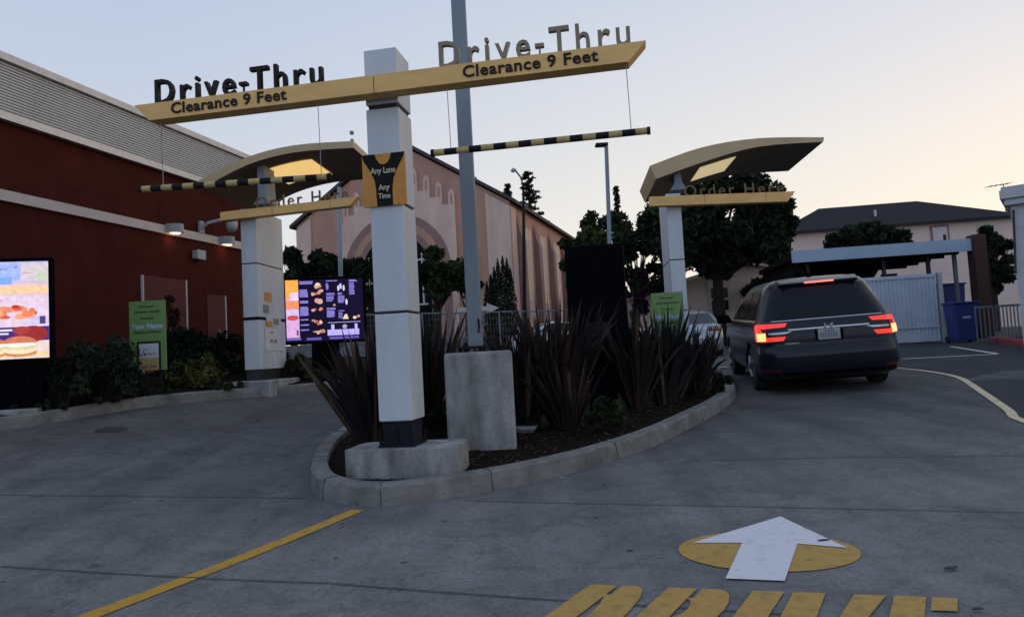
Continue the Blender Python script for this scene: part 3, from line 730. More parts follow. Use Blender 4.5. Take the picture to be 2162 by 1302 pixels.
# twin menu board
tm, zb_ = board('menu_board', 'lit twin menu screens between the left order column and the gateway column', 'screen', (606, 723), 13.6, -12, 1.42, 1.16, .9)
O_ = tm.location.xy[:]; wpx = PL(768, 660, O_, -12)[0]; tw = wpx; ht = PL(604, 592, O_, -12)[1]-PL(606, 723, O_, -12)[1]
q = MB(); y = -.002
def U(a): return tw*a
def V(b): return zb_+ht*b
rect(q, 0, U(1), V(0), V(1), y, (.006, .003, .022))
# left strip
rect(q, U(.0), U(.165), V(.07), V(1), y-.001, (.70, .42, .72)); rect(q, U(0), U(.165), V(.70), V(1), y-.0015, (.90, .42, .08)); rect(q, U(.06), U(.165), V(.66), V(.80), y-.002, (.78, .62, .92))
rect(q, U(0), U(.165), V(.53), V(.67), y-.002, (.88, .30, .14)); rect(q, U(0), U(.165), V(.43), V(.52), y-.002, (.66, .55, .85)); disc(q, U(.085), V(.39), U(.075), .05, y-.0025, (.66, .07, .09))
rect(q, U(.13), U(.15), V(.10), V(.19), y-.003, (.06, .02, .2)); rect(q, U(0), U(.18), V(.03), V(.065), y-.002, (.16, .14, .50))
P_ = (.30, .26, .78)
for i, (v0, v1, n_) in enumerate(((.93, .985, 2), (.72, .85, 5), (.62, .665, 2), (.42, .57, 6), (.345, .36, 1), (.26, .275, 1), (.18, .195, 1))):
    for k in range(n_):
        vv_ = v0+(v1-v0)*k/max(n_, 1); x1 = U(.36 if i == 0 else .29)-random.uniform(0, .02)
        rect(q, U(.18), x1, V(vv_), V(vv_)+ht*.018, y-.002, P_)
for cx, cz, rx, rz, n_ in ((.41, .90, .05, .05, 4), (.36, .77, .03, .03, 2), (.44, .80, .035, .03, 3), (.42, .65, .05, .04, 4), (.35, .50, .03, .03, 2), (.45, .52, .035, .025, 3), (.36, .33, .03, .02, 2), (.43, .30, .035, .035, 3), (.38, .145, .04, .025, 3), (.45, .15, .035, .03, 3)):
    for k in range(n_+2):
        disc(q, U(cx+random.uniform(-.025, .025)), V(cz+random.uniform(-.02, .02)), tw*rx*random.uniform(.4, .8), ht*rz*random.uniform(.5, .9), y-.003-k*.0003,
             random.choice([(.70, .36, .26), (.85, .60, .48), (.50, .16, .10), (.62, .30, .20)]), 9)
rect(q, U(.25), U(.44), V(.02), V(.06), y-.002, (.12, .10, .36))
for u0, u1, v0, v1, n_ in ((.52, .67, .965, .985, 1), (.52, .56, .83, .94, 6), (.82, .93, .95, .985, 2), (.82, .90, .74, .94, 9), (.52, .64, .74, .78, 2), (.52, .62, .64, .73, 4), (.67, .74, .74, .78, 2), (.67, .76, .61, .73, 6),
                           (.52, .65, .50, .535, 2), (.52, .63, .38, .49, 6), (.67, .75, .47, .50, 1), (.67, .73, .36, .46, 4)):
    for k in range(n_):
        a_ = v0+(v1-v0)*k/n_; rect(q, U(u0), U(u1-random.uniform(0, .02)), V(a_), V(a_)+ht*.013, y-.002, P_)
for cx, cz in ((.68, .85), (.71, .88), (.75, .85), (.78, .62)): disc(q, U(cx), V(cz), tw*.014, ht*.05, y-.003, (.70, .66, .95), 9)
q.add([(U(.72), y-.003, V(.34)), (U(.80), y-.003, V(.34)), (U(.78), y-.003, V(.42)), (U(.755), y-.003, V(.42))], [(0, 1, 2, 3)], 0, (.85, .70, .40))
disc(q, U(.88), V(.36), tw*.025, ht*.025, y-.003, (.9, .6, .45)); disc(q, U(.93), V(.38), tw*.02, ht*.02, y-.003, (.7, .35, .2)); disc(q, U(.62), V(.575), tw*.018, ht*.02, y-.003, (.5, .28, .18))
rect(q, U(.53), U(.95), V(.285), V(.297), y-.003, (.36, .34, .6)); rect(q, U(.52), U(.93), V(.08), V(.175), y-.003, (.50, .44, .98))
rect(q, U(.57), U(.61), V(.16), V(.26), y-.003, (.52, .48, .9)); rect(q, U(.875), U(.91), V(.16), V(.26), y-.003, (.52, .48, .98)); disc(q, U(.745), V(.22), tw*.03, ht*.035, y-.003, (.5, .4, .6))
rect(q, U(.54), U(.92), V(.02), V(.06), y-.003, (.13, .10, .42))
mesh('screen_picture', q, M['screen'], tm)
for ch in tm.children:
    if ch.name.startswith('housing'):
        sx_ = (tw+.08)/1.5
        for v in ch.data.vertices: v.co.x = -.04+(v.co.x+.04)*sx_; v.co.z = zb_-.05+(v.co.z-zb_+.05)*((ht+.1)/1.26)
# dark back of a board in the island
p = P(1203, 735, 9.4); gz = g(p.x, p.y)+.1
O_ = p.xy[:]; wb = PL(1326, 700, O_, 12)[0]; tb = PL(1203, 521, O_, 12)[1]-gz
t = thing('dark_menu_board', 'unlit black back of a portrait menu board standing in the island plants', 'screen', (p.x, p.y, gz), -R(12))
q = MB(); q.box(0, wb, 0, .22, p.z-gz-.05, tb); mesh('housing', q, M['plastic'], t, bevel=.02)
q = MB(); q.box(wb*.28, wb*.75, .04, .18, -.06, p.z-gz-.05); mesh('stand', q, M['plastic'], t)
q = MB()
for k in range(6): q.box(wb*.3, wb*.7, -.006, 0, p.z-gz+.15+k*.03, p.z-gz+.16+k*.03)
mesh('vent_slots', q, M['gap'], t)

# ------------------------------------------------------------------ green boards
def green_sign(px, py, Y, a, w_, h_, label):
    p = P(px, py, Y); gz = g(p.x, p.y)
    t = thing('green_sign', label, 'sign', (p.x, p.y, gz), -R(a), 'green phone boards by the lanes')
    zb_ = p.z-gz
    q = MB(); q.box(0, w_, 0, .02, zb_, zb_+h_); mesh('board', q, M['green'], t)
    q = MB()
    for fx in (.40, .80):
        q.tube([(w_*fx, .03, -.03), (w_*fx, .03, zb_+h_*.6)], .014, 6)
    for fx in (.40, .80):
        for k in range(9): pass
        n = 12; q.tube([(w_*fx-.05+.08*math.cos(math.pi*2*k/n), .02, zb_*.45+.10*math.sin(math.pi*2*k/n)) for k in range(n+1)], .010, 6, cap=False)
    mesh('stand', q, M['darksteel'], t)
    for s_, u0, u1, v0, v1, mm, bd in (('Get your', .27, .70, .905, .94, 'ink', .02), ('phone ready!', .16, .86, .83, .865, 'ink', .02), ('Provide', .31, .68, .735, .768, 'ink', .02),
                                   ('Your Name', .05, .93, .60, .675, 'bluet', .04), ('before ordering', .12, .88, .535, .575, 'ink', .02)):
        text('board_lettering', s_, t, M[mm], w_*u0, w_*u1, zb_+h_*v0, h_*(v1-v0), -.001, .003, bd)
    q = MB(); rr = .02; x0, x1, z0, z1 = w_*.20, w_*.86, zb_+.003, zb_+h_*.42; po = [(x0, z0), (x1, z0)]
    po += [(x1-rr+rr*math.cos(R(a_)), z1-rr+rr*math.sin(R(a_))) for a_ in (0, 30, 60, 90)]+[(x0+rr+rr*math.cos(R(a_)), z1-rr+rr*math.sin(R(a_))) for a_ in (90, 120, 150, 180)]
    q.xz(po, -.005, -.001); ph = mesh('phone_picture', q, M['phone'], t)
    q = MB(); q.box(w_*.26, w_*.80, -.008, -.0052, zb_+h_*.175, zb_+h_*.385); mesh('phone_screen', q, M['paper'], ph)
    q = MB(); q.box(w_*.26, w_*.80, -.008, -.0052, zb_+.004, zb_+h_*.172); mesh('phone_screen', q, M['stripey'], ph)
    q = MB()
    for u0 in (.31, .56): q.box(w_*u0, w_*(u0+.17), -.0095, -.0082, zb_+h_*.03, zb_+h_*.075)
    mesh('phone_icon', q, M['terradark'], ph)
    text('phone_lettering', 'My', ph, M['papergrey'], w_*.38, w_*.50, zb_+h_*.29, h_*.035, -.0085, .001, .0); text('phone_lettering', 'Rewards', ph, M['papergrey'], w_*.33, w_*.74, zb_+h_*.225, h_*.035, -.0085, .001, .02)
    return t
green_sign(275, 784, 10.2, 3, .535, 1.0, 'green phone board in front of the red building door')
green_sign(1383, 760, 11.6, 6, .51, 1.09, 'green phone board half hidden by flax leaves under the right canopy')

# ------------------------------------------------------------------ red restaurant building
RO = (-7.0, 14.0); RA = 14.2-90        # wall runs along (sin14.2, cos14.2)
rb = thing('restaurant', 'dark red-brown restaurant building with ribbed metal roof band', 'building', (RO[0], RO[1], .55), -R(RA))
# local x: along the wall away from the camera ; local y: into the building (left)
BZ = .55
def rz_(z): return z-BZ
q = MB(); q.box(-12, 4.05, .0, 9, -.6, rz_(5.2)); mesh('wall', q, M['redwall'], rb)
q = MB(); n = 17; z0, z1 = 5.27, 6.08; h = (z1-z0)/n
prof = []
for i in range(n):
    zz_ = z0+h*i; prof += [(-.10, rz_(zz_)), (-.10, rz_(zz_+h*.55)), (-.065, rz_(zz_+h*.7)), (-.065, rz_(zz_+h*.92))]
prof += [(-.10, rz_(z1)), (.5, rz_(z1)), (.5, rz_(z0))]
q.yz(prof, -12, 4.15)
mesh('ribbed_roof_band', q, M['metalband'], rb)
q = MB(); q.box(-12, 4.2, -.17, .6, rz_(6.082), rz_(6.20)); q.box(-12, 4.2, -.14, -.02, rz_(5.15), rz_(5.268)); mesh('roof_trim', q, M['coping'], rb)
for sx_ in (.1, -6): 
    q = MB(); q.box(sx_, sx_+.015, -.104, -.099, rz_(5.27), rz_(6.08)); mesh('panel_seam', q, M['gap'], rb)
q = MB(); q.box(-12, 4.08, -.07, .01, rz_(3.89), rz_(4.06)); mesh('beige_band', q, M['stripe'], rb)
for x0, x1, z1, edges in ((-.40, .78, 3.0, True), (1.46, 2.05, 2.75, False)):
    q = MB(); q.box(x0, x1, -.03, .005, rz_(.80), rz_(z1)); d_ = mesh('door', q, M['reddoor'], rb)
    q = MB(); q.box(x1, x1+.03, -.05, .005, rz_(.80), rz_(z1))
    if edges: q.box(x0-.03, x0, -.05, .005, rz_(.80), rz_(z1)); q.box(x0, x0+.5, -.06, -.03, rz_(.76), rz_(.80)); q.box(x0+.58, x1, -.06, -.03, rz_(.76), rz_(.80))
    mesh('door_edge', q, M['whitewall'], d_)
q = MB(); q.tube([(1.80, -.06, rz_(1.95)), (1.80, -.03, rz_(1.95))], .04, 8); mesh('door_knob', q, M['chrome'], rb)
def wall_local(px, py): s_, z_ = PL(px, py, RO, RA); return s_, z_
def rb_world(x, y, z):
    a = -R(RA); return Vector((RO[0]+x*math.cos(a)-y*math.sin(a), RO[1]+x*math.sin(a)+y*math.cos(a), z))
for (px, py), lb in (((356, 487), 'round lit wall lamp on the beige band, nearer the doors'), ((467, 512), 'round lit wall lamp on the beige band, nearer the building corner')):
    s_, z_ = wall_local(px, py); wp = rb_world(s_, -.02, z_-.02)
    t = thing('wall_lamp', lb, 'wall lamp', tuple(wp), -R(RA), 'lamps on the beige band of the red building')
    q = MB(); n = 16
    pl = [(.20*math.cos(math.pi+math.pi*k/n), .34*math.sin(math.pi+math.pi*k/n)-.05) for k in range(n+1)]; pl = [(a_*.85, b_*.8) for a_, b_ in pl]
    q.xy([(.17, -.035)]+[(a_, b_) for a_, b_ in reversed(pl)], -.04, .13); mesh('housing', q, M['lampgrey'], t, bevel=.01)
    q = MB(); q.xy([(a_*.62, b_*.62-.06) for a_, b_ in pl], -.055, -.042); mesh('diffuser', q, M['lampon'], t)
    ll = bpy.data.lights.new('lamp_glow', 'POINT'); lo_ = bpy.data.objects.new('lamp_glow', ll); C.objects.link(lo_); lo_.parent = t
    ll.energy = .9; ll.color = (1, .6, .3); ll.shadow_soft_size = .05; lo_.location = (0, -.14, -.16)
s_, z_ = wall_local(440, 480); wp = rb_world(s_, -.02, z_)
t = thing('security_camera', 'white dome security camera on a curved arm above the beige band', 'camera', tuple(wp), -R(RA))
q = MB(); q.tube([(-.30, -.05, -.08), (-.30, -.18, .02), (-.15, -.36, .10), (.1, -.5, .13)], .035, 8); q.box(-.37, -.23, -.06, 0, -.18, .08); mesh('arm', q, M['lampgrey'], t)
q = MB(); q.tube([(.1, -.5, .16), (.1, -.5, .06), (.1, -.5, -.06), (.1, -.5, -.14)], [.10, .13, .12, .06], 12); mesh('dome', q, M['lampgrey'], t, smooth=True)
s_, z_ = wall_local(413, 539); wp = rb_world(s_, -.02, z_)
t = thing('wall_box', 'small grey box fixed on the red wall below the lamps', 'electric box', tuple(wp), -R(RA))
q = MB(); q.box(-.12, .12, -.12, .01, -.09, .09); mesh('box_body', q, M['lampgrey'], t, bevel=.01)
q = MB(); q.box(-.13, .13, -.14, -.12, -.10, .10); mesh('box_cover', q, M['lampgrey'], t, bevel=.005)

# ------------------------------------------------------------------ church
CO = P(1076, 425, 38); CA = 17
ch = thing('church', 'pink stucco church with terracotta bands, big round arch and buttressed side', 'church', (CO.x, CO.y, .8), -R(CA))
W_ = 13.3; ez = 9.25-.8; rz0 = 13.45-.8; mx_ = -6.65
# local x negative towards the left corner, y into the building
q = MB(); q.xz([(-W_, 0), (0, 0), (0, ez), (mx_, rz0), (-W_, ez)], .0, 26); mesh('wall', q, [M['terra']], ch)
q = MB()
q.xz([(-W_-.35, ez-.12), (mx_, rz0+.12), (.35, ez-.12), (.35, ez+.08), (mx_, rz0+.34), (-W_-.35, ez+.08)], -.25, 26.3); mesh('roof', q, M['rooftile'], ch)
def strip(x0, x1, z0, z1s, y0, m, name='facade_panel'):
    q = MB(); q.xz([(x0, z0), (x1, z0), (x1, z1s[1]), (x0, z1s[0])], y0, .0); return mesh(name, q, m, ch)
def slope_z(x): return rz0-(rz0-ez)*abs(x-mx_)/(W_/2)
strip(-W_+.02, -W_+1.0, 0, (slope_z(-W_+.02)-.25, slope_z(-W_+1.0)-.25), -.12, M['stucco'])
strip(-1.35, -.02, 0, (slope_z(-1.35)-.25, slope_z(-.02)-.25), -.12, M['stucco'])
# centre panel with stepped little arches along its top
xa, xb = -10.5, -3.15; pr_ = [(xa, 0), (xb, 0)]
n = 6; top = []
xs_ = [xb+(xa-xb)*k/20 for k in range(21)]
for k in range(20):
    x1, x0 = xs_[k], xs_[k+1]; xm = (x0+x1)/2; zt_ = slope_z(xm)-1.75 + (0)
    if k % 2 == 0: top += [(x1, zt_), (x1, zt_+.5), ((x1*.75+x0*.25), zt_+.68), (xm, zt_+.74), (x1*.25+x0*.75, zt_+.68), (x0, zt_+.5), (x0, zt_)]
    else: top += [(x1, zt_-.35), (x0, zt_-.35)]
q = MB(); q.xz(pr_+top, -.10, .0); mesh('facade_panel', q, M['stucco'], ch)
q = MB()
for k in range(0, 20, 2):
    xm = (xs_[k]+xs_[k+1])/2; zt_ = slope_z(xm)-1.75
    q.xz([(xm-.07, zt_-.1), (xm+.07, zt_-.1), (xm+.07, zt_+.38), (xm, zt_+.5), (xm-.07, zt_+.38)], -.115, -.10)
mesh('blind_arch', q, M['terra'], ch)
# big arch: stepped rings and tracery window
def arch(cx, r, zs, n=18): return [(cx-r, 0)]+[(cx+r*math.cos(math.pi-math.pi*k/n), zs+r*math.sin(math.pi*k/n)) for k in range(n+1)]+[(cx+r, 0)]
for r_, y_, mm in ((3.3, -.14, 'terradark'), (2.85, -.16, 'terra'), (2.45, -.18, 'terradark'), (2.1, -.20, 'cdark')):
    q = MB(); q.xz(arch(-6.85, r_, 5.2), y_, -.05); mesh('arch_ring' if r_ > 2.2 else 'arch_recess', q, M[mm], ch)
q = MB()
for k in range(-3, 4): q.box(-6.85+k*.55-.05, -6.85+k*.55+.05, -.24, -.2, 3.2, 4.9+math.sqrt(max(2.05**2-(k*.55)**2, 0)))
for z_ in (3.2, 4.6, 5.7): q.box(-6.85-1.9, -6.85+1.9, -.235, -.2, z_, z_+.1)
mesh('window_tracery', q, M['trim'], ch)
for k in (-1, 1):
    q = MB(); q.xz([(a_+k*.55-.275*0, b_) for a_, b_ in arch(-6.85, .22, 5.2, 8)][1:-1], -.23, -.201); mesh('window_pane', q, M['glassd'], ch)
q = MB(); q.box(-8.0, -5.7, -.26, -.2, 0, 2.9); mesh('church_door', q, M['terradark'], ch)
# side wall (local +x face, x=0), running in y
for k in range(5):
    y0 = .9+k*3.6
    q = MB(); q.box(.0, .10, y0+1.15, y0+2.75, .0, 7.4); mesh('side_panel', q, M['stucco'], ch)
    q = MB(); q.box(.10, .13, y0+1.65, y0+2.15, 3.2, 6.6); wn = mesh('side_window', q, M['glassd'], ch)
    q = MB(); q.box(.10, .135, y0+1.55, y0+1.64, 3.1, 6.7); q.box(.10, .135, y0+2.16, y0+2.25, 3.1, 6.7); mesh('window_frame', q, M['trim'], wn)
    q = MB(); q.prism([(0, 0), (.40, 0), (.37, 3.8), (.32, 6.6), (0, 7.9)], lambda a_, b_, d_: (a_, d_, b_), y0, y0+.7); mesh('buttress', q, M['terradark'], ch)
q = MB(); q.box(0, .06, 0, .85, 0, 8.2); mesh('side_panel', q, M['stucco'], ch)
q = MB(); q.box(.101, .16, 2.2, 2.6, 0, 2.0); mesh('side_window', q, M['glassd'], ch)
cx_ = P(715, 290, 40); 
q = MB(); zb_ = rz0
lx = toloc(P(716, 285, 39.8), ch)
q.tube([(lx.x, .4, slope_z(lx.x)), (lx.x, .4, lx.z+.15)], .10, 6); q.tube([(lx.x, .4, lx.z+.45), (lx.x, .4, lx.z+.62)], .13, 8)
q.tube([(lx.x-.9, .4, slope_z(lx.x-.9)), (lx.x-.9, .4, slope_z(lx.x-.9)+.5)], .08, 6)
mesh('roof_finial', q, M['galv'], ch)

# ------------------------------------------------------------------ house with hip roof
HO = P(1890, 473, 45); HA = 8; hbz = .6
hs = thing('hip_roof_house', 'wide beige two-storey house with long dark hip roof behind the carport', 'house', (HO.x, HO.y, hbz), -R(HA))
def hl(z): return z-hbz
q = MB(); q.box(-6.9, 6.9, 0, 7.5, -.6, hl(7.9)); mesh('wall', q, M['housewall'], hs)
q = MB(); e = hl(7.9)
vs = [(-7.4, -.5, e), (7.4, -.5, e), (7.4, 8, e), (-7.4, 8, e), (-3.5, 3.7, hl(9.95)), (2.9, 3.7, hl(9.95))]
q.add(vs, [(0, 1, 5, 4), (1, 2, 5), (2, 3, 4, 5), (3, 0, 4), (0, 3, 2, 1)]); q.box(-7.4, 7.4, -.5, -.42, e-.14, e-.001); mesh('roof', q, M['shingle'], hs)
q = MB(); q.box(-.75, -.63, 1.2, 1.35, e+.5, e+1.25); q.box(-.95, -.45, 1.0, 1.5, e+.55, e+.72); mesh('roof_vent', q, M['trim'], hs)
for x0, x1, z0, z1, mm in ((.05, .75, 6.35, 7.55, 'glassd'), (2.15, 3.0, 6.2, 7.55, 'winlit'), (-3.6, -2.7, 6.3, 7.4, 'glassd'), (4.9, 5.7, 6.3, 7.4, 'glassd')):
    q = MB(); q.box(x0-.12, x1+.12, -.07, .0, hl(z0)-.12, hl(z1)+.12); f_ = mesh('window', q, M['terradark'] if mm == 'winlit' else M['trim'], hs)
    q = MB(); q.box(x0, x1, -.09, -.07, hl(z0), hl(z1)); mesh('pane', q, M[mm], f_)
    if mm == 'winlit': q = MB(); q.box(x1-.28, x1-.1, -.10, -.09, hl(z0)+.1, hl(z1)-.5); mesh('pane_opening', q, M['glassd'], f_)
# lower gabled house
p = P(1500, 640, 34)
h2 = thing('gabled_house', 'low beige gabled house behind the trunk of the big tree', 'house', (p.x, p.y, .7), -R(8))
s0 = PL(1432, 640, p.xy[:], 8)[0]; s1 = PL(1640, 600, p.xy[:], 8)[0]; pk = PL(1565, 560, p.xy[:], 8); ev = PL(1440, 590, p.xy[:], 8)[1]
q = MB(); q.xz([(s0-3, 0), (s1+2.2, 0), (s1+2.2, ev-.7), (pk[0], pk[1]-.7), (s0-3, ev-1.6)], 0, 8); mesh('wall', q, M['housewall'], h2)
q = MB(); q.xz([(s0-3.3, ev-1.75), (pk[0], pk[1]-.68), (s1+2.5, ev-.85), (s1+2.5, ev-.7), (pk[0], pk[1]-.5), (s0-3.3, ev-1.6)], -.3, 8.3); mesh('roof', q, M['housewall'], h2)
wx0 = PL(1502, 640, p.xy[:], 8)[0]; wx1 = PL(1538, 640, p.xy[:], 8)[0]; wz0 = PL(1520, 655, p.xy[:], 8)[1]-.7; wz1 = PL(1520, 608, p.xy[:], 8)[1]-.7
q = MB(); q.box(wx0-.15, wx1+.15, -.1, 0, wz1, wz1+.28); q.box(wx0-.1, wx0, -.06, 0, wz0, wz1); q.box(wx1, wx1+.1, -.06, 0, wz0, wz1); q.box(wx0, wx1, -.06, 0, (wz0+wz1)/2-.05, (wz0+wz1)/2+.05); f_ = mesh('window', q, M['trim'], h2)
q = MB(); q.box(wx0, wx1, -.04, 0, wz0, wz1); mesh('pane', q, M['glassd'], f_)
q = MB(); dp = toloc(P(1626, 560, 33.9), h2); q.tube([(dp.x, -.1, 0), (dp.x, -.1, 3.4)], .06, 6); mesh('drain_pipe', q, M['gap'], h2)

# ------------------------------------------------------------------ carport / bin store
KO = P(1860, 520, 22); KA = 8; kb = .70
kp = thing('carport', 'flat-roofed carport with pale blue fascia and dark red-brown right post', 'carport', (KO.x, KO.y, kb), -R(KA))
q = MB(); q.box(-2.66, 2.60, 0, .09, 3.47-kb, 3.85-kb); mesh('fascia', q, M['carport'], kp)
q = MB(); q.box(-2.6, 2.58, .095, 5.5, 3.62-kb, 3.78-kb)
for k in range(5): q.box(-2.5, 2.5, .6+k*1.0, .75+k*1.0, 3.45-kb, 3.615-kb)
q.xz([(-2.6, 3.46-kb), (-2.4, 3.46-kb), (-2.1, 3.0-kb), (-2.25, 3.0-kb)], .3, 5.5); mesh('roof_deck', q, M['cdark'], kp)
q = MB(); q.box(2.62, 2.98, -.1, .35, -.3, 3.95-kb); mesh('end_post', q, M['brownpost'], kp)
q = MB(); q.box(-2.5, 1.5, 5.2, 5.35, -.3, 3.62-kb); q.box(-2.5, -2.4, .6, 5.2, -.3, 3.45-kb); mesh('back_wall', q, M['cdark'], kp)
for x in (-2.1, .2, 1.52, 2.3):
    q = MB(); q.box(x-.05, x+.05, .45, .55, -.3, 3.44-kb); mesh('steel_post', q, M['gap' if x < 2 else 'fence'], kp)
q = MB(); q.box(1.75, 2.25, 4.9, 5.18, 1.5, 2.6); mesh('store_door', q, M['brownpost'], kp)
gt = thing('corrugated_gate', 'pale blue corrugated metal gate between the minivan and blue bins', 'gate', (KO.x, KO.y, kb), -R(KA))
q = MB(); n = 46; prof = []
x0, x1 = -1.3, 1.36
for i in range(n):
    xa = x0+(x1-x0)*i/n; w0 = (x1-x0)/n
    prof += [(xa, -.34 if i % 2 else -.31), (xa+w0*.8, -.34 if i % 2 else -.31)]
prof += [(x1, -.29), (x0, -.29)]
q.xy(prof, .08, 2.02); mesh('gate_panel', q, M['gate'], gt)
q = MB(); q.box(x0, x1, -.36, -.28, 2.02, 2.12); mesh('gate_frame', q, M['gate'], gt)
q = MB(); q.box(x0, x1, -.37, -.345, .5, .56); mesh('gate_rail', q, M['gate'], gt)
q = MB(); q.box(1.40, 1.52, -.38, -.26, 0, 2.14); mesh('gate_post', q, M['coping'], gt)
# bins
def bin_(px, py, Y, w_, h_, label, lid=True):
    p = P(px, py, Y); gz = g(p.x, p.y)
    t = thing('wheeled_bin', label, 'bin', (p.x, p.y, gz), -R(8), 'blue bins at the carport')
    q = MB(); a = w_*.42; b = w_*.5
    vs = [(-a, -a, .06), (a, -a, .06), (a, a, .06), (-a, a, .06), (-b, -b, h_), (b, -b, h_), (b, b, h_), (-b, b, h_)]
    q.add(vs, [(0, 3, 2, 1), (4, 5, 6, 7), (0, 1, 5, 4), (1, 2, 6, 5), (2, 3, 7, 6), (3, 0, 4, 7)]); mesh('bin_body', q, M['blue'], t, bevel=.02)
    q = MB(); q.box(-b-.03, b+.03, -b-.05, b+.03, h_+.002, h_+.06); q.tube([(-b*.8, b+.05, h_), (b*.8, b+.05, h_)], .02, 6); mesh('bin_lid', q, M['blue'], t, bevel=.02)
    for s in (-1, 1):
        q = MB(); q.tube([(s*(a-.02), a, .1), (s*(a+.05), a, .1)], .1, 12); mesh('wheel', q, M['rubber'], t)
    q = MB(); q.box(-.10, .10, -b*.96-.01, -b*.96+.01, h_*.62, h_*.68); mesh('bin_label', q, M['carport'], t)
bin_(2034, 715, 20.8, .68, 1.12, 'blue wheeled bin with small label in front of the brown post')
bin_(1999, 700, 23.6, .95, 1.75, 'larger dark blue bin behind the gate post')
# railing by the right building
p = P(2072, 708, 19.5); rl_ = thing('white_railing', 'pale upright railing between the brown post and the white building', 'railing', (p.x, p.y, g(p.x, p.y)), -R(8))
for x0, x1, vert in ((-.1, .35, 5), (.42, 1.15, 9)):
    q = MB(); q.box(x0, x1, -.02, .02, .98, 1.04); q.box(x0, x1, -.02, .02, .10, .15); mesh('rail', q, M['fence'], rl_)
    for k in range(vert):
        q = MB(); x = x0+(x1-x0)*k/(vert-1); q.box(x-.012, x+.012, -.012, .012, .02, 1.0); mesh('baluster', q, M['fence'], rl_)
# right white building
bx_ = P(2160, 710, 15.5); gz = g(bx_.x, bx_.y)
wb_ = thing('white_building', 'corner of a white walled building with thick cornice at the right edge', 'building', (bx_.x, bx_.y, gz), -R(38))
zt_ = P(2150, 434, 15.5).z-gz; zc_ = P(2150, 398, 15.5).z-gz
q = MB(); q.box(0, 7, 0, 6, -.3, zt_); mesh('wall', q, M['whitewall'], wb_)
q = MB()
for k in range(9): q.box(-.004, 7, -.006, .0, .2+k*.42, .212+k*.42)
mesh('wall_course', q, M['trim'], wb_)
q = MB(); q.box(-.1, 7, -.14, 6, zt_+.002, zt_+.14); q.box(-.17, 7, -.20, 6, zt_+.142, zc_-.03); q.box(-.14, 7, -.16, 6, zc_-.028, zc_+.04); mesh('cornice', q, M['whitewall'], wb_, bevel=.02)
q = MB(); q.tube([(.05, -.05, zt_-.1), (-.02, -.05, zt_-1.5)], .025, 6); mesh('drain_pipe', q, M['gap'], wb_)
ap = P(2122, 428, 46); an = thing('tv_antenna', 'thin roof antenna against the sky above the white building', 'antenna', tuple(ap), 0)
q = MB(); q.tube([(0, 0, -1.4), (0, 0, 1.2)], .035, 5); mesh('mast', q, M['fence'], an)
q = MB(); q.tube([(-1.1, 0, 1.1), (.5, 0, 1.28)], .025, 5)
for k in range(5): q.tube([(-1.0+.34*k, -.4, 1.11+.035*k), (-1.0+.34*k, .4, 1.11+.035*k)], .014, 4)
mesh('aerial', q, M['fence'], an)

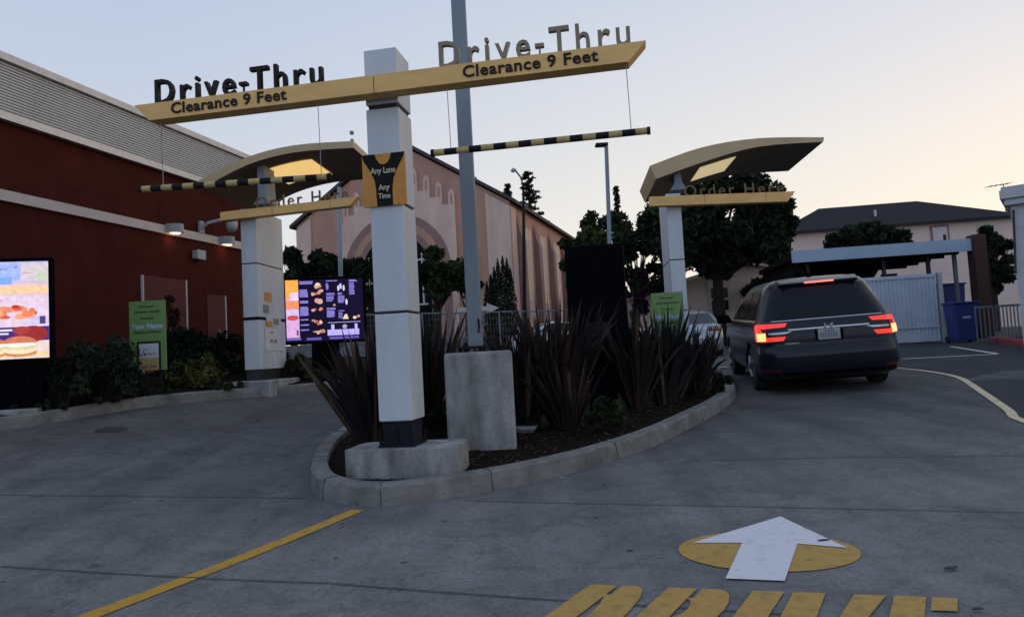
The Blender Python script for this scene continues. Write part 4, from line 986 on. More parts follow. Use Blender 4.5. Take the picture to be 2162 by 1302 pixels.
# ------------------------------------------------------------------ vehicles
def lerp(a, b, t): return a+(b-a)*t
class Body:
    def __init__(s, sl): s.s = sl
    def at(s, z):
        S_ = s.s
        if z <= S_[0][0]: return S_[0][1:]
        for a, b in zip(S_, S_[1:]):
            if z <= b[0]:
                t = (z-a[0])/(b[0]-a[0]); return tuple(lerp(p, q, t) for p, q in zip(a[1:], b[1:]))
        return S_[-1][1:]
    def ring(s, z, zo=None):
        hw, yr, yf, cr, cf = s.at(z); pts = []
        nc = 7
        for k in range(nc+1): a = R(180+90*k/nc); pts.append((-hw+cr+cr*math.cos(a), yr+cr+cr*math.sin(a)))
        for k in range(1, 8): pts.append((lerp(-hw+cr, hw-cr, k/8), yr))
        for k in range(nc+1): a = R(270+90*k/nc); pts.append((hw-cr+cr*math.cos(a), yr+cr+cr*math.sin(a)))
        for k in range(1, 12): pts.append((hw, lerp(yr+cr, yf-cf, k/12)))
        for k in range(nc+1): a = R(0+90*k/nc); pts.append((hw-cf+cf*math.cos(a), yf-cf+cf*math.sin(a)))
        for k in range(1, 4): pts.append((lerp(hw-cf, -hw+cf, k/4), yf))
        for k in range(nc+1): a = R(90+90*k/nc); pts.append((-hw+cf+cf*math.cos(a), yf-cf+cf*math.sin(a)))
        for k in range(1, 12): pts.append((-hw, lerp(yf-cf, yr+cr, k/12)))
        return [(x, y, z) for x, y in pts]
    def Q(s, t, z, off=.006):          # t: distance along the plan outline from the rear centre (negative = left)
        hw, yr, yf, cr, cf = s.at(z); sg = 1 if t >= 0 else -1; t = abs(t); st = hw-cr; arc = cr*math.pi/2
        if t <= st: x, y, nx, ny = t, yr, 0, -1
        elif t <= st+arc:
            a = (t-st)/cr; x = st+cr*math.sin(a); y = yr+cr-cr*math.cos(a); nx, ny = math.sin(a), -math.cos(a)
        else: x = hw; y = yr+cr+(t-st-arc); nx, ny = 1, 0
        return (sg*(x+nx*off), y+ny*off, z+off*.3)
    def side(s, y, z, sg, off=.006):
        hw, yr, yf, cr, cf = s.at(z)
        if y < yr+cr: yy = max(0, min(1, (yr+cr-y)/cr)); x = hw-cr+cr*math.sqrt(max(0, 1-yy*yy))
        elif y > yf-cf: yy = max(0, min(1, (y-yf+cf)/cf)); x = hw-cf+cf*math.sqrt(max(0, 1-yy*yy))
        else: x = hw
        return (sg*(x+off), y, z+off*.3)
    def mb(s):
        q = MB(); zs = []
        for a, b in zip(s.s, s.s[1:]):
            n = 3 if b[0]-a[0] > .08 else 1
            zs += [lerp(a[0], b[0], k/n) for k in range(n)]
        zs.append(s.s[-1][0]); rows = [s.ring(z) for z in zs]; n = len(rows[0])
        vs = [v for r in rows for v in r]
        fs = [(i*n+k, i*n+(k+1) % n, (i+1)*n+(k+1) % n, (i+1)*n+k) for i in range(len(rows)-1) for k in range(n)]
        fs.append(tuple(reversed(range(n))))
        # crowned roof
        top = rows[-1]; cx = 0; cy = sum(p[1] for p in top)/n; prev = (len(rows)-1)*n; o = len(vs)
        for j, f_ in enumerate((.75, .45)):
            vs += [(p[0]*f_, cy+(p[1]-cy)*f_, p[2]+(.012, .02)[j]) for p in top]
            fs += [(prev+k, prev+(k+1) % n, o+(k+1) % n, o+k) for k in range(n)]; prev = o; o += n
        vs.append((0, cy, top[0][2]+.024)); fs += [(prev+k, prev+(k+1) % n, o) for k in range(n)]
        q.add(vs, fs); return q
def patch(fn, u0, u1, v0, v1, nu, nv, corners=None):
    q = MB(); vs = []
    for j in range(nv+1):
        for i in range(nu+1):
            a, b = i/nu, j/nv
            if corners:
                (p0, p1, p2, p3) = corners; u = lerp(lerp(p0[0], p1[0], a), lerp(p3[0], p2[0], a), b); v = lerp(lerp(p0[1], p1[1], a), lerp(p3[1], p2[1], a), b)
            else: u = lerp(u0, u1, a); v = lerp(v0, v1, b)
            vs.append(fn(u, v))
    q.add(vs, [(j*(nu+1)+i, j*(nu+1)+i+1, (j+1)*(nu+1)+i+1, (j+1)*(nu+1)+i) for j in range(nv) for i in range(nu)]); return q
def carve(obj, cyls):
    """cut the wheel arches into the body"""
    mb = MB()
    for (x0, x1, y, z, r) in cyls: mb.tube([(x0, y, z), (x1, y, z)], r, 28)
    me = bpy.data.meshes.new('arch'); me.from_pydata(mb.v, [], mb.f); co = bpy.data.objects.new('arch', me); C.objects.link(co)
    co.matrix_world = Matrix.Identity(4)
    import bmesh
    for mm_ in (me, obj.data):
        b_ = bmesh.new(); b_.from_mesh(mm_); bmesh.ops.recalc_face_normals(b_, faces=b_.faces[:]); b_.to_mesh(mm_); b_.free()
    pa = obj.parent; obj.parent = None
    md = obj.modifiers.new('arch', 'BOOLEAN'); md.object = co; md.operation = 'DIFFERENCE'; md.solver = 'EXACT'
    dg_ = bpy.context.evaluated_depsgraph_get(); dg_.update(); nm = bpy.data.meshes.new_from_object(obj.evaluated_get(dg_))
    obj.modifiers.clear(); obj.data = nm; obj.parent = pa; bpy.data.objects.remove(co)
    for p in nm.polygons: p.use_smooth = True
    for mod in (obj.modifiers.new('wn', 'WEIGHTED_NORMAL'),): mod.keep_sharp = True
def wheel(t, x, y, r=.345, w_=.235, mrim='rim'):
    q = MB(); s = 1 if x > 0 else -1
    q.tube([(x-w_/2*s, y, r), (x-w_/2*.85*s, y, r), (x+w_/2*.85*s, y, r), (x+w_/2*s, y, r)], [r*.9, r, r, r*.9], 30); ty = mesh('wheel', q, M['rubber'], t, smooth=False)
    q = MB(); q.tube([(x+w_/2*s-.01*s, y, r), (x+w_/2*s+.004*s, y, r)], r*.64, 24)
    for k in range(5):
        a = 2*math.pi*k/5; c_, s_ = math.cos(a), math.sin(a); rr = r*.6
        q.tube([(x+(w_/2+.012)*s, y, r), (x+(w_/2+.012)*s, y+c_*rr, r+s_*rr)], [.045, .03], 6)
    mesh('rim', q, M[mrim], ty)
    return ty
# minivan
van = Body([(.20, .86, .27, 4.95, .24, .5), (.27, .95, .08, 5.08, .30, .55), (.42, .995, .015, 5.15, .36, .6), (.60, 1.0, .0, 5.17, .38, .6), (.66, 1.0, .03, 5.17, .36, .6),
            (.70, .995, .07, 5.16, .36, .6), (.86, .995, .075, 5.08, .36, .6), (1.0, .98, .10, 4.9, .38, .6), (1.08, .955, .135, 4.55, .38, .6), (1.12, .925, .16, 4.15, .38, .55),
            (1.30, .865, .27, 3.75, .38, .5), (1.50, .785, .40, 3.35, .38, .45), (1.60, .735, .46, 3.1, .36, .45), (1.66, .69, .53, 2.92, .34, .4), (1.70, .62, .64, 2.75, .30, .4), (1.725, .52, .82, 2.5, .26, .4)])
vp = Vector((P(1755, 700, 10.35).x, 10.35, 0)); va = R(11)
vg = lambda x, y: g(vp.x+x*math.cos(va)+y*math.sin(va), vp.y-x*math.sin(va)+y*math.cos(va))
za, zb2 = (vg(-.85, 1.1)+vg(.85, 1.1))/2, (vg(-.85, 4.1)+vg(.85, 4.1))/2
vt = thing('minivan', 'dark blue minivan seen from behind with all its brake lights lit', 'minivan', (vp.x, vp.y, za-1.1*(zb2-za)/3+.01), -va)
vt.rotation_mode = 'XYZ'; vt.rotation_euler = (math.atan2(zb2-za, 3.0), -math.atan2(vg(.85, 1.1)-vg(-.85, 1.1), 1.7), -va)
body = mesh('body', van.mb(), M['paint'], vt, smooth=True)
carve(body, [(sx*.70, sx*1.12, yy, .36, .40) for sx in (-1, 1) for yy in (1.1, 4.1)])
for sx in (-.865, .865):
    for yy in (1.1, 4.1): wheel(vt, sx, yy)
q = MB(); q.box(-.68, .68, .35, 4.9, .17, .55); q.box(-.84, .84, 1.6, 3.6, .18, .4); mesh('underbody', q, M['plastic'], vt)
rw = mesh('rear_window', patch(van.Q, 0, 0, 0, 0, 26, 8, [(-.90, 1.105), (.90, 1.105), (.70, 1.585), (-.70, 1.585)]), M['glassd'], vt, smooth=True)
q = MB(); q.add([(-.55, .41, 1.650), (.55, .41, 1.650), (.58, .66, 1.712), (-.58, .66, 1.712), (-.55, .40, 1.628), (.55, .40, 1.628), (.60, .60, 1.62), (-.60, .60, 1.62)], [(0, 1, 2, 3), (4, 7, 6, 5), (0, 4, 5, 1), (1, 5, 6, 2), (3, 2, 6, 7), (0, 3, 7, 4)])
sp = mesh('rear_spoiler', q, M['paint'], vt, bevel=.012)
q = MB(); q.box(-.21, .21, .388, .398, 1.626, 1.650); mesh('high_brake_light', q, M['braketop'], vt, bevel=.004)
q = MB(); q.yz([(.95, 1.735), (1.16, 1.735), (1.10, 1.80), (1.06, 1.81)], -.012, .012); mesh('roof_antenna', q, M['plastic'], vt)
for sg in (-1, 1):
    sd = lambda y, z, sg=sg: van.side(y, z, sg, .006)
    for nm, cs in (('quarter_window', [(.80, 1.13), (1.70, 1.13), (1.60, 1.56), (.92, 1.53)]), ('sliding_door_window', [(1.78, 1.13), (2.90, 1.13), (2.75, 1.57), (1.68, 1.565)]), ('front_door_window', [(2.98, 1.13), (3.98, 1.13), (3.1, 1.54), (2.83, 1.57)])):
        mesh(nm, patch(sd, 0, 0, 0, 0, 8, 5, cs), M['glassd'], vt, smooth=True)
    mesh('chrome_trim', patch(lambda y, z, sg=sg: van.side(y, z, sg, .009), .55, 3.95, 1.085, 1.115, 20, 1), M['chrome'], vt, smooth=True)
    for yy in (1.72, 2.93):
        mesh('door_seam', patch(lambda y, z, sg=sg: van.side(y, z, sg, .003), yy, yy+.012, .35, 1.08, 1, 12), M['gap'], vt)
    mesh('door_handle', patch(lambda y, z, sg=sg: van.side(y, z, sg, .035), 2.0, 2.22, .93, .965, 3, 1), M['paint'], vt)
    q = MB(); mx0 = sg*1.0; q.add([(mx0-sg*.06, 3.55, 1.06), (mx0+sg*.24, 3.52, 1.04), (mx0+sg*.27, 3.55, 1.22), (mx0+sg*.02, 3.58, 1.22), (mx0-sg*.06, 3.68, 1.06), (mx0+sg*.22, 3.70, 1.06), (mx0+sg*.25, 3.70, 1.20), (mx0+sg*.02, 3.70, 1.20)],
                           [(0, 1, 2, 3), (4, 7, 6, 5), (0, 4, 5, 1), (1, 5, 6, 2), (2, 6, 7, 3), (3, 7, 4, 0)]); mesh('side_mirror', q, M['plastic'], vt, bevel=.02)
    # tail lamp: C shape wrapping the corner
    def TL(u, v, sg=sg, off=.010): return van.Q(sg*u, v, off)
    tl = mesh('tail_light', patch(lambda u, v: TL(u, v), .86, 1.28, .80, 1.07, 10, 4, [(.84, .79), (1.28, .82), (1.25, 1.07), (.88, 1.06)]), M['taild'], vt, smooth=True)
    mesh('lamp_arm', patch(lambda u, v: TL(u, v, off=.014), 0, 0, 0, 0, 8, 2, [(.60, 1.00), (1.0, .985), (1.05, 1.06), (.56, 1.055)]), M['tail'], tl, smooth=True)
    mesh('lamp_arm', patch(lambda u, v: TL(u, v, off=.014), 0, 0, 0, 0, 8, 2, [(.64, .80), (1.0, .79), (1.0, .86), (.60, .86)]), M['tail'], tl, smooth=True)
    mesh('lamp_arm', patch(lambda u, v: TL(u, v, off=.013), 0, 0, 0, 0, 8, 4, [(.86, .80), (1.10, .80), (1.14, 1.05), (1.0, 1.05)]), M['tail'], tl, smooth=True)
    mesh('brake_lamp', patch(lambda u, v: TL(u, v, off=.019), .88, 1.05, .805, .925, 5, 3), M['tailb'], tl, smooth=True)
    mesh('reversing_lamp', patch(lambda u, v: TL(u, v, off=.012), 0, 0, 0, 0, 4, 1, [(.60, .90), (.84, .895), (.84, .925), (.50, .93)]), M['chrome'], tl)
    mesh('reflector', patch(lambda u, v: TL(u, v, off=.008), .72, .95, .345, .375, 5, 1), M['taild'], vt, smooth=True)
mesh('chrome_trim', patch(van.Q, -.56, .56, .945, .965, 10, 1), M['chrome'], vt, smooth=True)
mesh('chrome_trim', patch(van.Q, -.78, .78, 1.085, 1.10, 14, 1), M['chrome'], vt, smooth=True)
q = MB(); yy = van.at(.99)[1]-.014
for x in (-.045, .045): q.xz([(x-.012+(-.012 if x > 0 else -.004), .95), (x+.012, .95), (x+.020*(1 if x > 0 else -.0)+.006, 1.02), (x-.012, 1.02)], yy-.012, yy)
q.box(-.04, .04, yy-.012, yy, .98, .992); em = mesh('emblem', q, M['chrome'], vt)
q = MB(); q.add([(-.155, yy+.03-.04, .77), (.155, yy+.03-.04, .77), (.155, yy-.015, .925), (-.155, yy-.015, .925)], [(0, 1, 2, 3)])
q = MB(); q.box(-.155, .155, yy-.022, yy+.02, .78, .935); pl_ = mesh('license_plate', q, M['plate'], vt, bevel=.006)
q = MB()
for k in range(7): q.box(-.125+k*.036, -.125+k*.036+.020, yy-.0245, yy-.0222, .81, .885)
q.box(-.07, .07, yy-.0245, yy-.0222, .90, .918); mesh('plate_smudge', q, M['platei'], pl_)
q = MB(); q.box(-.19, -.162, yy-.03, yy+.01, .77, .93); q.box(.162, .19, yy-.03, yy+.01, .77, .93); mesh('plate_recess_edge', q, M['plastic'], vt)
mesh('tailgate_seam', patch(lambda u, v: van.Q(u, v, .003), -.80, .80, .705, .717, 16, 1), M['gap'], vt)
mesh('bumper_valance', patch(lambda u, v: van.Q(u, v, .004), -.9, .9, .24, .33, 16, 2), M['plastic'], vt, smooth=True)
mesh('model_badge', patch(van.Q, -.62, -.42, .745, .765, 2, 1), M['rim'], vt)

def sedan(px, py, Y, a, paint, label, lit=False):
    sb = Body([(.2, .80, .12, 4.4, .22, .5), (.35, .87, .02, 4.55, .28, .55), (.6, .89, .0, 4.6, .3, .6), (.85, .88, .04, 4.5, .3, .6), (.98, .85, .12, 3.9, .3, .6), (1.02, .80, .55, 3.2, .25, .4),
                (1.2, .72, .95, 2.75, .25, .35), (1.36, .63, 1.3, 2.4, .22, .3), (1.43, .5, 1.55, 2.15, .2, .25)])
    p = P(px, py, Y); gz = g(p.x, p.y)
    t = thing('parked_sedan', label, 'car', (p.x, p.y, gz+.005), -R(a), 'cars parked beyond the planting')
    b_ = mesh('body', sb.mb(), M[paint], t, smooth=True); carve(b_, [(s*.62, s*1.0, y_, .32, .36) for s in (-1, 1) for y_ in (1.0, 3.6)])
    for s in (-.77, .77):
        for y_ in (1.0, 3.6): wheel(t, s, y_, .31, .2)
    q = MB(); q.box(-.58, .58, .3, 4.2, .18, .5); mesh('underbody', q, M['plastic'], t)
    mesh('rear_window', patch(sb.Q, 0, 0, 0, 0, 12, 5, [(-.72, 1.03), (.72, 1.03), (.56, 1.34), (-.56, 1.34)]), M['glassd'], t, smooth=True)
    for s in (-1, 1):
        mesh('side_window', patch(lambda y_, z_: sb.side(y_, z_, s), 0, 0, 0, 0, 8, 4, [(1.0, 1.04), (2.9, 1.04), (2.4, 1.35), (1.4, 1.35)]), M['glassd'], t, smooth=True)
        mesh('tail_light', patch(lambda u, v: sb.Q(s*u, v), .48, 1.0, .76, .90, 6, 2), M['taild'], t, smooth=True)
    mesh('license_plate', patch(sb.Q, -.16, .16, .6, .74, 2, 2), M['plate'], t)
sedan(1462, 735, 20.5, 14, 'silver', 'silver sedan seen from behind beside the right green board')
sedan(1075, 740, 27, 75, 'silver', 'silver car behind the wire fence right of the steel post')
sedan(1170, 740, 27, 78, 'whitep', 'white car behind the wire fence beside the dark menu board')

# ------------------------------------------------------------------ vegetation
def leaves(mb, c, rad, n, size, mi=0, flat=1.0, rnd=random, hollow=.35):
    for _ in range(n):
        while True:
            v = Vector((rnd.uniform(-1, 1), rnd.uniform(-1, 1), rnd.uniform(-1, 1)))
            if v.length <= 1: break
        if v.length < hollow: v = v.normalized()*rnd.uniform(hollow, 1)
        p = Vector((c[0]+v.x*rad[0], c[1]+v.y*rad[1], c[2]+v.z*rad[2]))
        d = Vector((rnd.gauss(0, 1), rnd.gauss(0, 1), rnd.gauss(0, 1)*flat)).normalized(); e = d.cross(Vector((rnd.gauss(0, 1), rnd.gauss(0, 1), rnd.gauss(0, 1)))).normalized()
        s = size*rnd.uniform(.4, 1.5)
        mb.quad(p-d*s, p+e*s*.45, p+d*s, p-e*s*.45, mi)
def tree(name, label, base, H, crown_c, crown_r, nb, nl, lsize, lm, tr=.18, group=None, seed=1, trunk_top=None, clump=.42, cat='tree'):
    rnd = random.Random(seed)
    t = thing(name, label, cat, base, 0, group)
    tb = MB(); ct = Vector(crown_c); top = trunk_top or ct.z*.75
    lean = ct.xy*.5
    pts = [(0, 0, -.2), (lean.x*.1, lean.y*.1, top*.35), (lean.x*.4, lean.y*.4, top*.7), (lean.x, lean.y, top)]
    tb.tube(pts, [tr*1.25, tr, tr*.8, tr*.5], 8)
    fb = MB()
    for i in range(nb):
        while True:
            v = Vector((rnd.uniform(-1, 1), rnd.uniform(-1, 1), rnd.uniform(-1, 1)))
            if v.length < 1 and (v.length > .45 or rnd.random() < .25): break
        c = Vector((ct.x+v.x*crown_r[0], ct.y+v.y*crown_r[1], ct.z+v.z*crown_r[2]))
        cr = clump*min(crown_r)*rnd.uniform(.55, 1.15)
        tb.tube([pts[rnd.choice((2, 3))], ((c.x+lean.x)/2, (c.y+lean.y)/2, (c.z+top)/2-.05*H), tuple(c)], [tr*.34, tr*.2, tr*.06], 5)
        leaves(fb, c, (cr, cr, cr*.8), nl, lsize, 0, rnd=rnd, hollow=.1)
    mesh('trunk', tb, M['bark'], t); mesh('crown', fb, M[lm], t)
    return t
def at(px, py, Y):
    p = P(px, py, Y); return (p.x, p.y, g(p.x, p.y))
def rel(px, py, Y, b): p = P(px, py, Y); return (p.x-b[0], p.y-b[1], p.z-b[2])
def ptree(name, label, bpx, Y, cpx, cpy, rpx, rpy, nb, nl, ls, lm, **k):
    b = at(bpx, 740, Y); c = rel(cpx, cpy, Y, b); f = Y/FPX
    return tree(name, label, b, c[2]+rpy*f, c, (rpx*f, rpx*f*.8, rpy*f), nb, nl, ls, lm, **k)
T_ = 'trees between the lane and the buildings'
ptree('broadleaf_tree', 'large dark rounded tree behind the right order canopy', 1524, 30, 1515, 475, 165, 118, 120, 230, .15, 'leafd', tr=.27, group=T_, seed=4, clump=.27)
ptree('broadleaf_tree', 'dark bushy tree right of the light column, left of the big dark tree', 1345, 32, 1352, 560, 66, 80, 34, 120, .15, 'leafd', tr=.2, group=T_, seed=5, clump=.34)
ptree('broadleaf_tree', 'rounded dark tree on the skyline between the light pole and the big tree', 1275, 60, 1287, 480, 58, 34, 34, 110, .24, 'leafm', tr=.3, group=T_, seed=6, clump=.42)
ptree('broadleaf_tree', 'yellowish green tree behind the dark menu board', 1225, 34, 1222, 575, 42, 95, 26, 180, .16, 'leafm', tr=.2, group=T_, seed=7)
ptree('broadleaf_tree', 'olive green crown just above the dark menu board', 1255, 36, 1262, 508, 40, 28, 14, 160, .16, 'leafy', tr=.15, group=T_, seed=8)
ptree('broadleaf_tree', 'olive green tree under the church arch behind the gateway column', 925, 30, 925, 580, 64, 52, 30, 170, .15, 'leafm', tr=.2, group=T_, seed=9)
ptree('broadleaf_tree', 'smaller dark tree right of the olive tree, behind the steel post', 990, 31, 985, 590, 34, 38, 14, 150, .15, 'leafd', tr=.12, group=T_, seed=10)
ptree('broadleaf_tree', 'dark tree beside the left order column, before the church corner', 622, 32, 618, 572, 42, 50, 20, 170, .15, 'leafd', tr=.15, group=T_, seed=11)
ptree('broadleaf_tree', 'dark wide tree behind the twin menu screens', 710, 33, 708, 585, 68, 52, 30, 190, .16, 'leafd', tr=.2, group=T_, seed=12)
ptree('broadleaf_tree', 'dark tree filling the gap left of the gateway column', 785, 31, 780, 600, 40, 50, 16, 160, .15, 'leafd', tr=.15, group=T_, seed=13)
ptree('broadleaf_tree', 'dark round tree in front of the hip roof house', 1840, 34, 1832, 512, 80, 34, 70, 130, .15, 'leafd', tr=.2, group=T_, seed=14, clump=.5)
ptree('broadleaf_tree', 'dark tree behind the brown carport post', 2105, 30, 2100, 540, 38, 75, 26, 170, .16, 'leafd', tr=.2, group=T_, seed=15)
ptree('broadleaf_tree', 'low dark tree between the gabled house window and the minivan', 1590, 33, 1592, 620, 30, 30, 10, 150, .14, 'leafd', tr=.1, group=T_, seed=16)
ptree('purple_tree', 'dim purple leaved tree between the dark board and the right column', 1345, 24, 1347, 620, 24, 60, 12, 180, .10, 'leafp', tr=.08, seed=17)
# conifers with see-through layers
def conifer(label, px, Y, topy, boty, wpx, seed, dens=1.0):
    rnd = random.Random(seed); b = at(px, 740, Y); f = Y/FPX
    zt_ = P(px, topy, Y).z-b[2]; z0 = P(px, boty, Y).z-b[2]; t = thing('conifer', label, 'tree', b, 0, 'conifers behind the church')
    tb = MB(); tb.tube([(0, 0, 0), (0, 0, z0), (.1, 0, zt_)], [.4, .3, .04], 6); fb = MB(); n = int(56*dens)
    for i in range(n):
        q = i/n; z_ = z0+(zt_-z0)*q; a = rnd.uniform(0, 6.28); ln = wpx*f*(1-q*.8)*rnd.uniform(.35, 1.05)
        e = Vector((math.cos(a)*ln, math.sin(a)*ln, z_+ln*rnd.uniform(-.05, .35)))
        tb.tube([(0, 0, z_), tuple(e)], [.06, .02], 4)
        for k in range(4): c = Vector((0, 0, z_)).lerp(e, .45+.18*k); leaves(fb, c, (.24, .24, .12), 11, .14, 0, rnd=rnd, hollow=0)
    mesh('trunk', tb, M['bark'], t); mesh('crown', fb, M['leafd'], t)
conifer('airy conifer rising behind the church roof, right of the curved street lamp', 1135, 70, 362, 480, 42, 3, 1.3)
conifer('shorter conifer behind the church roof, left of the curved street lamp', 1090, 72, 388, 470, 24, 5)
conifer('small dark conifer tip on the church roofline beside the steel post', 1018, 70, 372, 440, 12, 6, .6)
conifer('thin bare topped conifer between the light pole and the right canopy', 1322, 66, 392, 520, 14, 9, .7)
# cypress clump
b = at(1050, 735, 29); t = thing('cypress', 'dark upright cypress clump in front of the pink church corner', 'tree', b, 0)
fb = MB(); rnd = random.Random(2); f = 29/FPX
tb = MB(); tb.tube([(0, 0, 0), (0, 0, 1.5)], .12, 6); mesh('trunk', tb, M['bark'], t)
for px, py in ((1036, 585), (1043, 572), (1051, 556), (1061, 550), (1070, 556), (1077, 574), (1028, 604)):
    c = rel(px, py, 29, b); hy = rnd.uniform(-.3, .3)
    for k in range(26): q = k/26; z_ = c[2]*(1-q)+.3*q; rr = .035+.24*min(q*2.2, 1)**.8; leaves(fb, (c[0], c[1]+hy, z_), (rr, rr, .22), 60, .055, 0, flat=3.5, rnd=rnd, hollow=.3)
mesh('crown', fb, M['leafd'], t)

# shrubs of the left bed
def shrub(label, px, py, Y, rx, rz, n, ls, lm, seed, name='shrub', group='shrubs along the red building'):
    rnd = random.Random(seed); p = P(px, py, Y); gz = g(p.x, p.y)+.1; f = Y/FPX; zc = p.z-gz
    t = thing(name, label, 'shrub', (p.x, p.y, gz), 0, group)
    fb = MB(); tb = MB(); RX = rx*f; RZ = rz*f
    for i in range(max(8, int(n/90))):
        a = rnd.uniform(0, 6.28); q = rnd.uniform(.1, 1)**.6; c = (RX*q*math.cos(a), RX*.7*q*math.sin(a), zc+RZ*rnd.uniform(-.9, .85)*(1-.35*q))
        if c[2] < .05: c = (c[0], c[1], .08)
        tb.tube([(0, 0, -.05), (c[0]*.5, c[1]*.5, c[2]*.6), c], [.014, .009, .004], 4)
        r_ = min(RX, RZ)*rnd.uniform(.3, .5); leaves(fb, c, (r_, r_, r_), 110, ls, 0, rnd=rnd, hollow=0)
    mesh('stems', tb, M['bark'], t); mesh('foliage', fb, M[lm], t)
shrub('dark shrub beside the bright preview screen', 130, 800, 9.0, 60, 60, 1500, .035, 'leafd', 1)
shrub('tall grey-green shrub left of the left green board', 215, 775, 9.6, 62, 72, 2200, .035, 'leafg', 2)
shrub('pale leaved grey-green shrub touching the left green board', 262, 800, 9.9, 38, 60, 1300, .035, 'leafg', 3)
shrub('yellow-green shrub between the left green board and order column', 405, 790, 11.2, 55, 46, 1500, .045, 'leafy', 4)
shrub('dark clipped hedge mass against the doors', 430, 735, 13.2, 75, 55, 3000, .05, 'leafd', 5)
shrub('dark hedge right part behind the left order column', 490, 755, 12.9, 45, 50, 1800, .05, 'leafd', 6)
shrub('reddish plant climbing before the larger door', 350, 655, 12.6, 26, 40, 500, .045, 'leafr', 7)
shrub('dark shrub under the larger door', 370, 760, 12.6, 45, 45, 1500, .045, 'leafd', 8)
shrub('russet low grass tuft in front of the tall grey-green shrub', 250, 848, 9.7, 45, 16, 700, .03, 'leafr', 9)
shrub('olive tuft at the kerb below the green board', 330, 838, 10.2, 45, 13, 700, .03, 'leafm', 10)
shrub('olive low shrub right of the left order column', 618, 775, 12.8, 26, 45, 900, .04, 'leafm', 11)
shrub('low green shrub under the twin menu screens', 660, 795, 13.0, 40, 22, 900, .04, 'leafm', 12)
shrub('dark low plants at the left concrete pad', 90, 860, 8.9, 70, 20, 900, .03, 'leafd', 13)
shrub('dark low plants along the left kerb', 190, 858, 9.3, 60, 16, 800, .03, 'leafd', 14)
shrub('olive low plants beside the left column base', 470, 822, 10.9, 40, 14, 600, .03, 'leafm', 15)
G2 = 'low shrubs in the island'
shrub('yellow-green small shrub under the dark menu board', 1290, 862, 7.7, 44, 30, 1100, .04, 'leafm', 21, group=G2)
shrub('dark low shrub between gateway column and concrete pedestal', 922, 885, 7.9, 34, 30, 700, .035, 'leafd', 22, group=G2)
shrub('dark low shrub at the far end of the island', 1500, 815, 10.3, 40, 30, 700, .035, 'leafd', 23, group=G2)
shrub('dark low shrub right of the concrete pedestal', 1130, 900, 8.2, 40, 28, 700, .035, 'leafd', 24, group=G2)
# New Zealand flax: sword leaves
def flax(label, px, Y, topy, n, spread, seed, lean=0, m_='flax', dz=0):
    rnd = random.Random(seed); p = P(px, 900, Y); gz = g(p.x, p.y)+.09+dz
    H = (P(px, topy, Y).z-gz)*1.12; n = int(n*1.2)
    t = thing('flax_plant', label, 'plant', (p.x, p.y, gz), 0, 'sword-leaved flax plants in the island')
    q = MB()
    for i in range(n):
        a = rnd.uniform(0, 6.283); tilt = rnd.uniform(.02, 1)**.9*spread; L_ = H*rnd.uniform(.62, 1.06)/max(math.cos(tilt*.8), .6); L_ = min(L_, H*1.25)
        d = Vector((math.cos(a)*math.sin(tilt)+lean, math.sin(a)*math.sin(tilt)*.8, math.cos(tilt))).normalized()
        side = d.cross(Vector((rnd.gauss(0, 1), rnd.gauss(0, 1), .2))).normalized(); w_ = rnd.uniform(.022, .044)
        fold = side.cross(d).normalized()*w_*.45
        droop = rnd.uniform(0, .22) if rnd.random() < .45 else rnd.uniform(.3, 1.1)*tilt
        base = Vector((math.cos(a)*.09*rnd.random(), math.sin(a)*.09*rnd.random(), -.03)); vs = []; ns_ = 7
        for k in range(ns_+1):
            s = k/ns_; c = base+d*L_*s+Vector((d.x*.5, d.y*.5, -1))*droop*L_*.5*s**3
            ww = w_*(.75+.6*s if s < .4 else (1.0*(1-((s-.4)/.6)**1.8)))
            vs += [c-side*ww, c+fold*(ww/w_), c+side*ww]
        fs = []
        for k in range(ns_):
            for j in (0, 1): fs.append((k*3+j, k*3+j+1, (k+1)*3+j+1, (k+1)*3+j))
        q.add(vs, fs, 2 if i % 13 == 5 else (i % 3 == 0))
    mesh('leaves', q, [M[m_], M['flax2'], M['flax3']], t)
flax('bronze flax plant leaning left behind the white gateway column', 790, 7.2, 700, 85, .50, 1, -.10)
flax('tall flax plant between the gateway column and the concrete pedestal', 905, 8.6, 650, 75, .5, 2)
flax('flax plant directly right of the concrete pedestal', 1110, 8.2, 665, 80, .55, 3)
flax('dense tall flax plant in the middle of the island', 1180, 8.3, 640, 110, .55, 4)
flax('low wide flax plant below the dark menu board', 1200, 8.0, 735, 50, .5, 5)
flax('flax plant right of the dark menu board', 1345, 9.4, 660, 85, .55, 6, m_='flax')
flax('dark flax plant covering the right green board', 1405, 9.6, 650, 85, .5, 7, m_='flax2')
flax('last dark flax plant beside the minivan', 1472, 10.4, 690, 80, .55, 8, m_='flax2')
flax('dark flax plant filling the gap at the far island kerb', 1430, 10.2, 730, 70, .7, 9, m_='flax2')
flax('flax plant behind the concrete pedestal', 1030, 9.3, 700, 55, .6, 10)

# small pale junction box right of the pedestal
p = P(1105, 905, 8.0)
t = thing('valve_box', 'small pale concrete lid beside the tall pedestal', 'utility box', (p.x, p.y, g(p.x, p.y)+.1), -.2)
q = MB(); q.box(-.13, .13, -.1, .1, -.05, p.z-g(p.x, p.y)-.1); mesh('box_body', q, M['kerb'], t, bevel=.01)
q = MB(); zz2 = p.z-g(p.x, p.y)-.1; q.box(-.15, .15, -.12, .12, zz2+.001, zz2+.03); mesh('lid', q, M['pedestal'], t, bevel=.005)

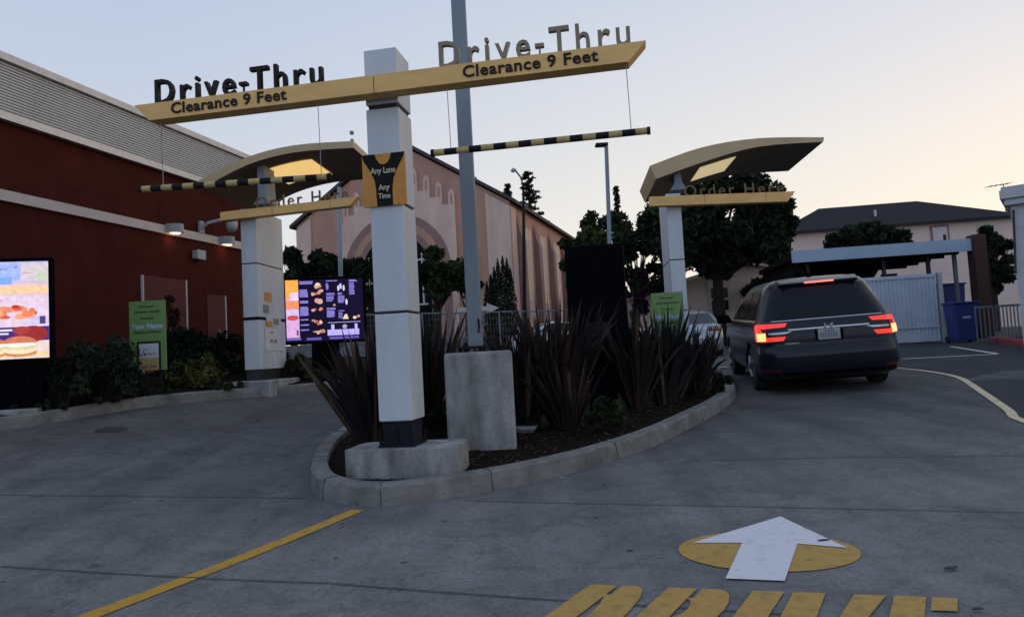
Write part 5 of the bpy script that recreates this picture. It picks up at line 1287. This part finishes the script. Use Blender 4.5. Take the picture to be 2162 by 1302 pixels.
# ------------------------------------------------------------------ fence beyond the island
f0 = P(560, 700, 23); f1 = P(1215, 660, 23.5)
fn = thing('wire_fence', 'grey wire mesh fence with round rails in front of the church', 'fence', (f0.x, f0.y, 0), math.atan2(f1.y-f0.y, f1.x-f0.x))
Lf = (f1-f0).length; bz0, bz1 = g(f0.x, f0.y), g(f1.x, f1.y); zt0 = P(590, 668, 23).z; zt1 = P(1190, 656, 23.5).z
def fz(x, a, b): return a+(b-a)*x/Lf
q = MB(); q.tube([(0, 0, zt0), (Lf, 0, zt1)], .028, 6); mesh('top_rail', q, M['fence'], fn)
np_ = 9
for k in range(np_):
    x = Lf*k/(np_-1); q = MB(); q.tube([(x, 0, fz(x, bz0, bz1)-.2), (x, 0, fz(x, zt0, zt1)+.03)], .035, 6); mesh('post', q, M['fence'], fn)
q = MB(); x = 0
while x < Lf:
    q.tube([(x, 0, fz(x, bz0, bz1)), (x, 0, fz(x, zt0, zt1))], .0045, 3, cap=False); x += .10
for k in range(8): q.tube([(0, 0, lerp(bz0, zt0, k/8)), (Lf, 0, lerp(bz1, zt1, k/8))], .0045, 3, cap=False)
mesh('wire_mesh', q, M['fence'], fn)
# white arrow sign on the fence line
p = P(1008, 652, 26); t = thing('arrow_sign', 'small white arrow shaped sign pointing right below the cypress', 'sign', tuple(p), 0)
q = MB(); q.xz([(-.75, -.08), (.35, -.08), (.35, -.2), (.8, 0), (.35, .2), (.35, .08), (-.75, .08)], 0, .03); mesh('arrow_board', q, M['trim'], t)
q = MB(); q.tube([(0, .05, g(p.x, p.y)-p.z), (0, .05, 0)], .03, 6); mesh('post', q, M['fence'], t)
# low wall band behind the fence (street parapet)
q = MB(); p0 = P(330, 740, 30); p1 = P(1400, 735, 30); q.box(p0.x, p1.x, 30, 30.25, .5, 1.9); tag(mesh('low_wall', q, M['kerb']), 'low grey street wall behind the wire fence', 'wall')

# ------------------------------------------------------------------ street lamps
b = at(1108, 745, 33); t = thing('street_lamp', 'dark street lamp with a curved arm in front of the church side wall', 'street lamp', b, 0, None)
hx = rel(1105, 400, 33, b); q = MB(); q.tube([(0, 0, 0), (hx[0]*.6, 0, hx[2]*.6), (hx[0], 0, hx[2])], [.10, .08, .06], 8); mesh('pole', q, M['darksteel'], t)
q = MB(); a0, a1, a2 = rel(1105, 395, 33, b), rel(1100, 375, 33, b), rel(1088, 360, 33, b); q.tube([(x, 0, z_) for x, _, z_ in (a0, a1, a2)], .04, 6); mesh('curved_arm', q, M['darksteel'], t)
q = MB(); q.tube([(a2[0]+.05, 0, a2[2]+.02), (a2[0]-.1, 0, a2[2]+.02), (a2[0]-.2, 0, a2[2]-.04)], [.05, .12, .05], 8); mesh('lamp_head', q, M['lampgrey'], t)
b = at(1295, 740, 27); t = thing('street_lamp', 'slim grey light pole with flat shoebox head left of the right canopy', 'street lamp', b, 0, None)
hx = rel(1280, 308, 27, b); q = MB(); q.tube([(0, 0, 0), (hx[0], 0, hx[2])], [.09, .075], 8); mesh('pole', q, M['galv'], t)
q = MB(); q.box(hx[0]-.42, hx[0]+.06, -.16, .16, hx[2]-.02, hx[2]+.10); mesh('lamp_head', q, M['darksteel'], t, bevel=.03)
b = at(722, 740, 24); t = thing('white_pole', 'plain white pole rising behind the twin menu screens to the canopy', 'pole', b, 0)
hx = rel(716, 395, 24, b); q = MB(); q.tube([(0, 0, 0), (hx[0], 0, hx[2])], [.085, .07], 8); mesh('pole_shaft', q, M['galv'], t, smooth=True)
q = MB(); q.tube([(0, 0, 0), (0, 0, .25)], .16, 8); mesh('pole_foot', q, M['galv'], t)
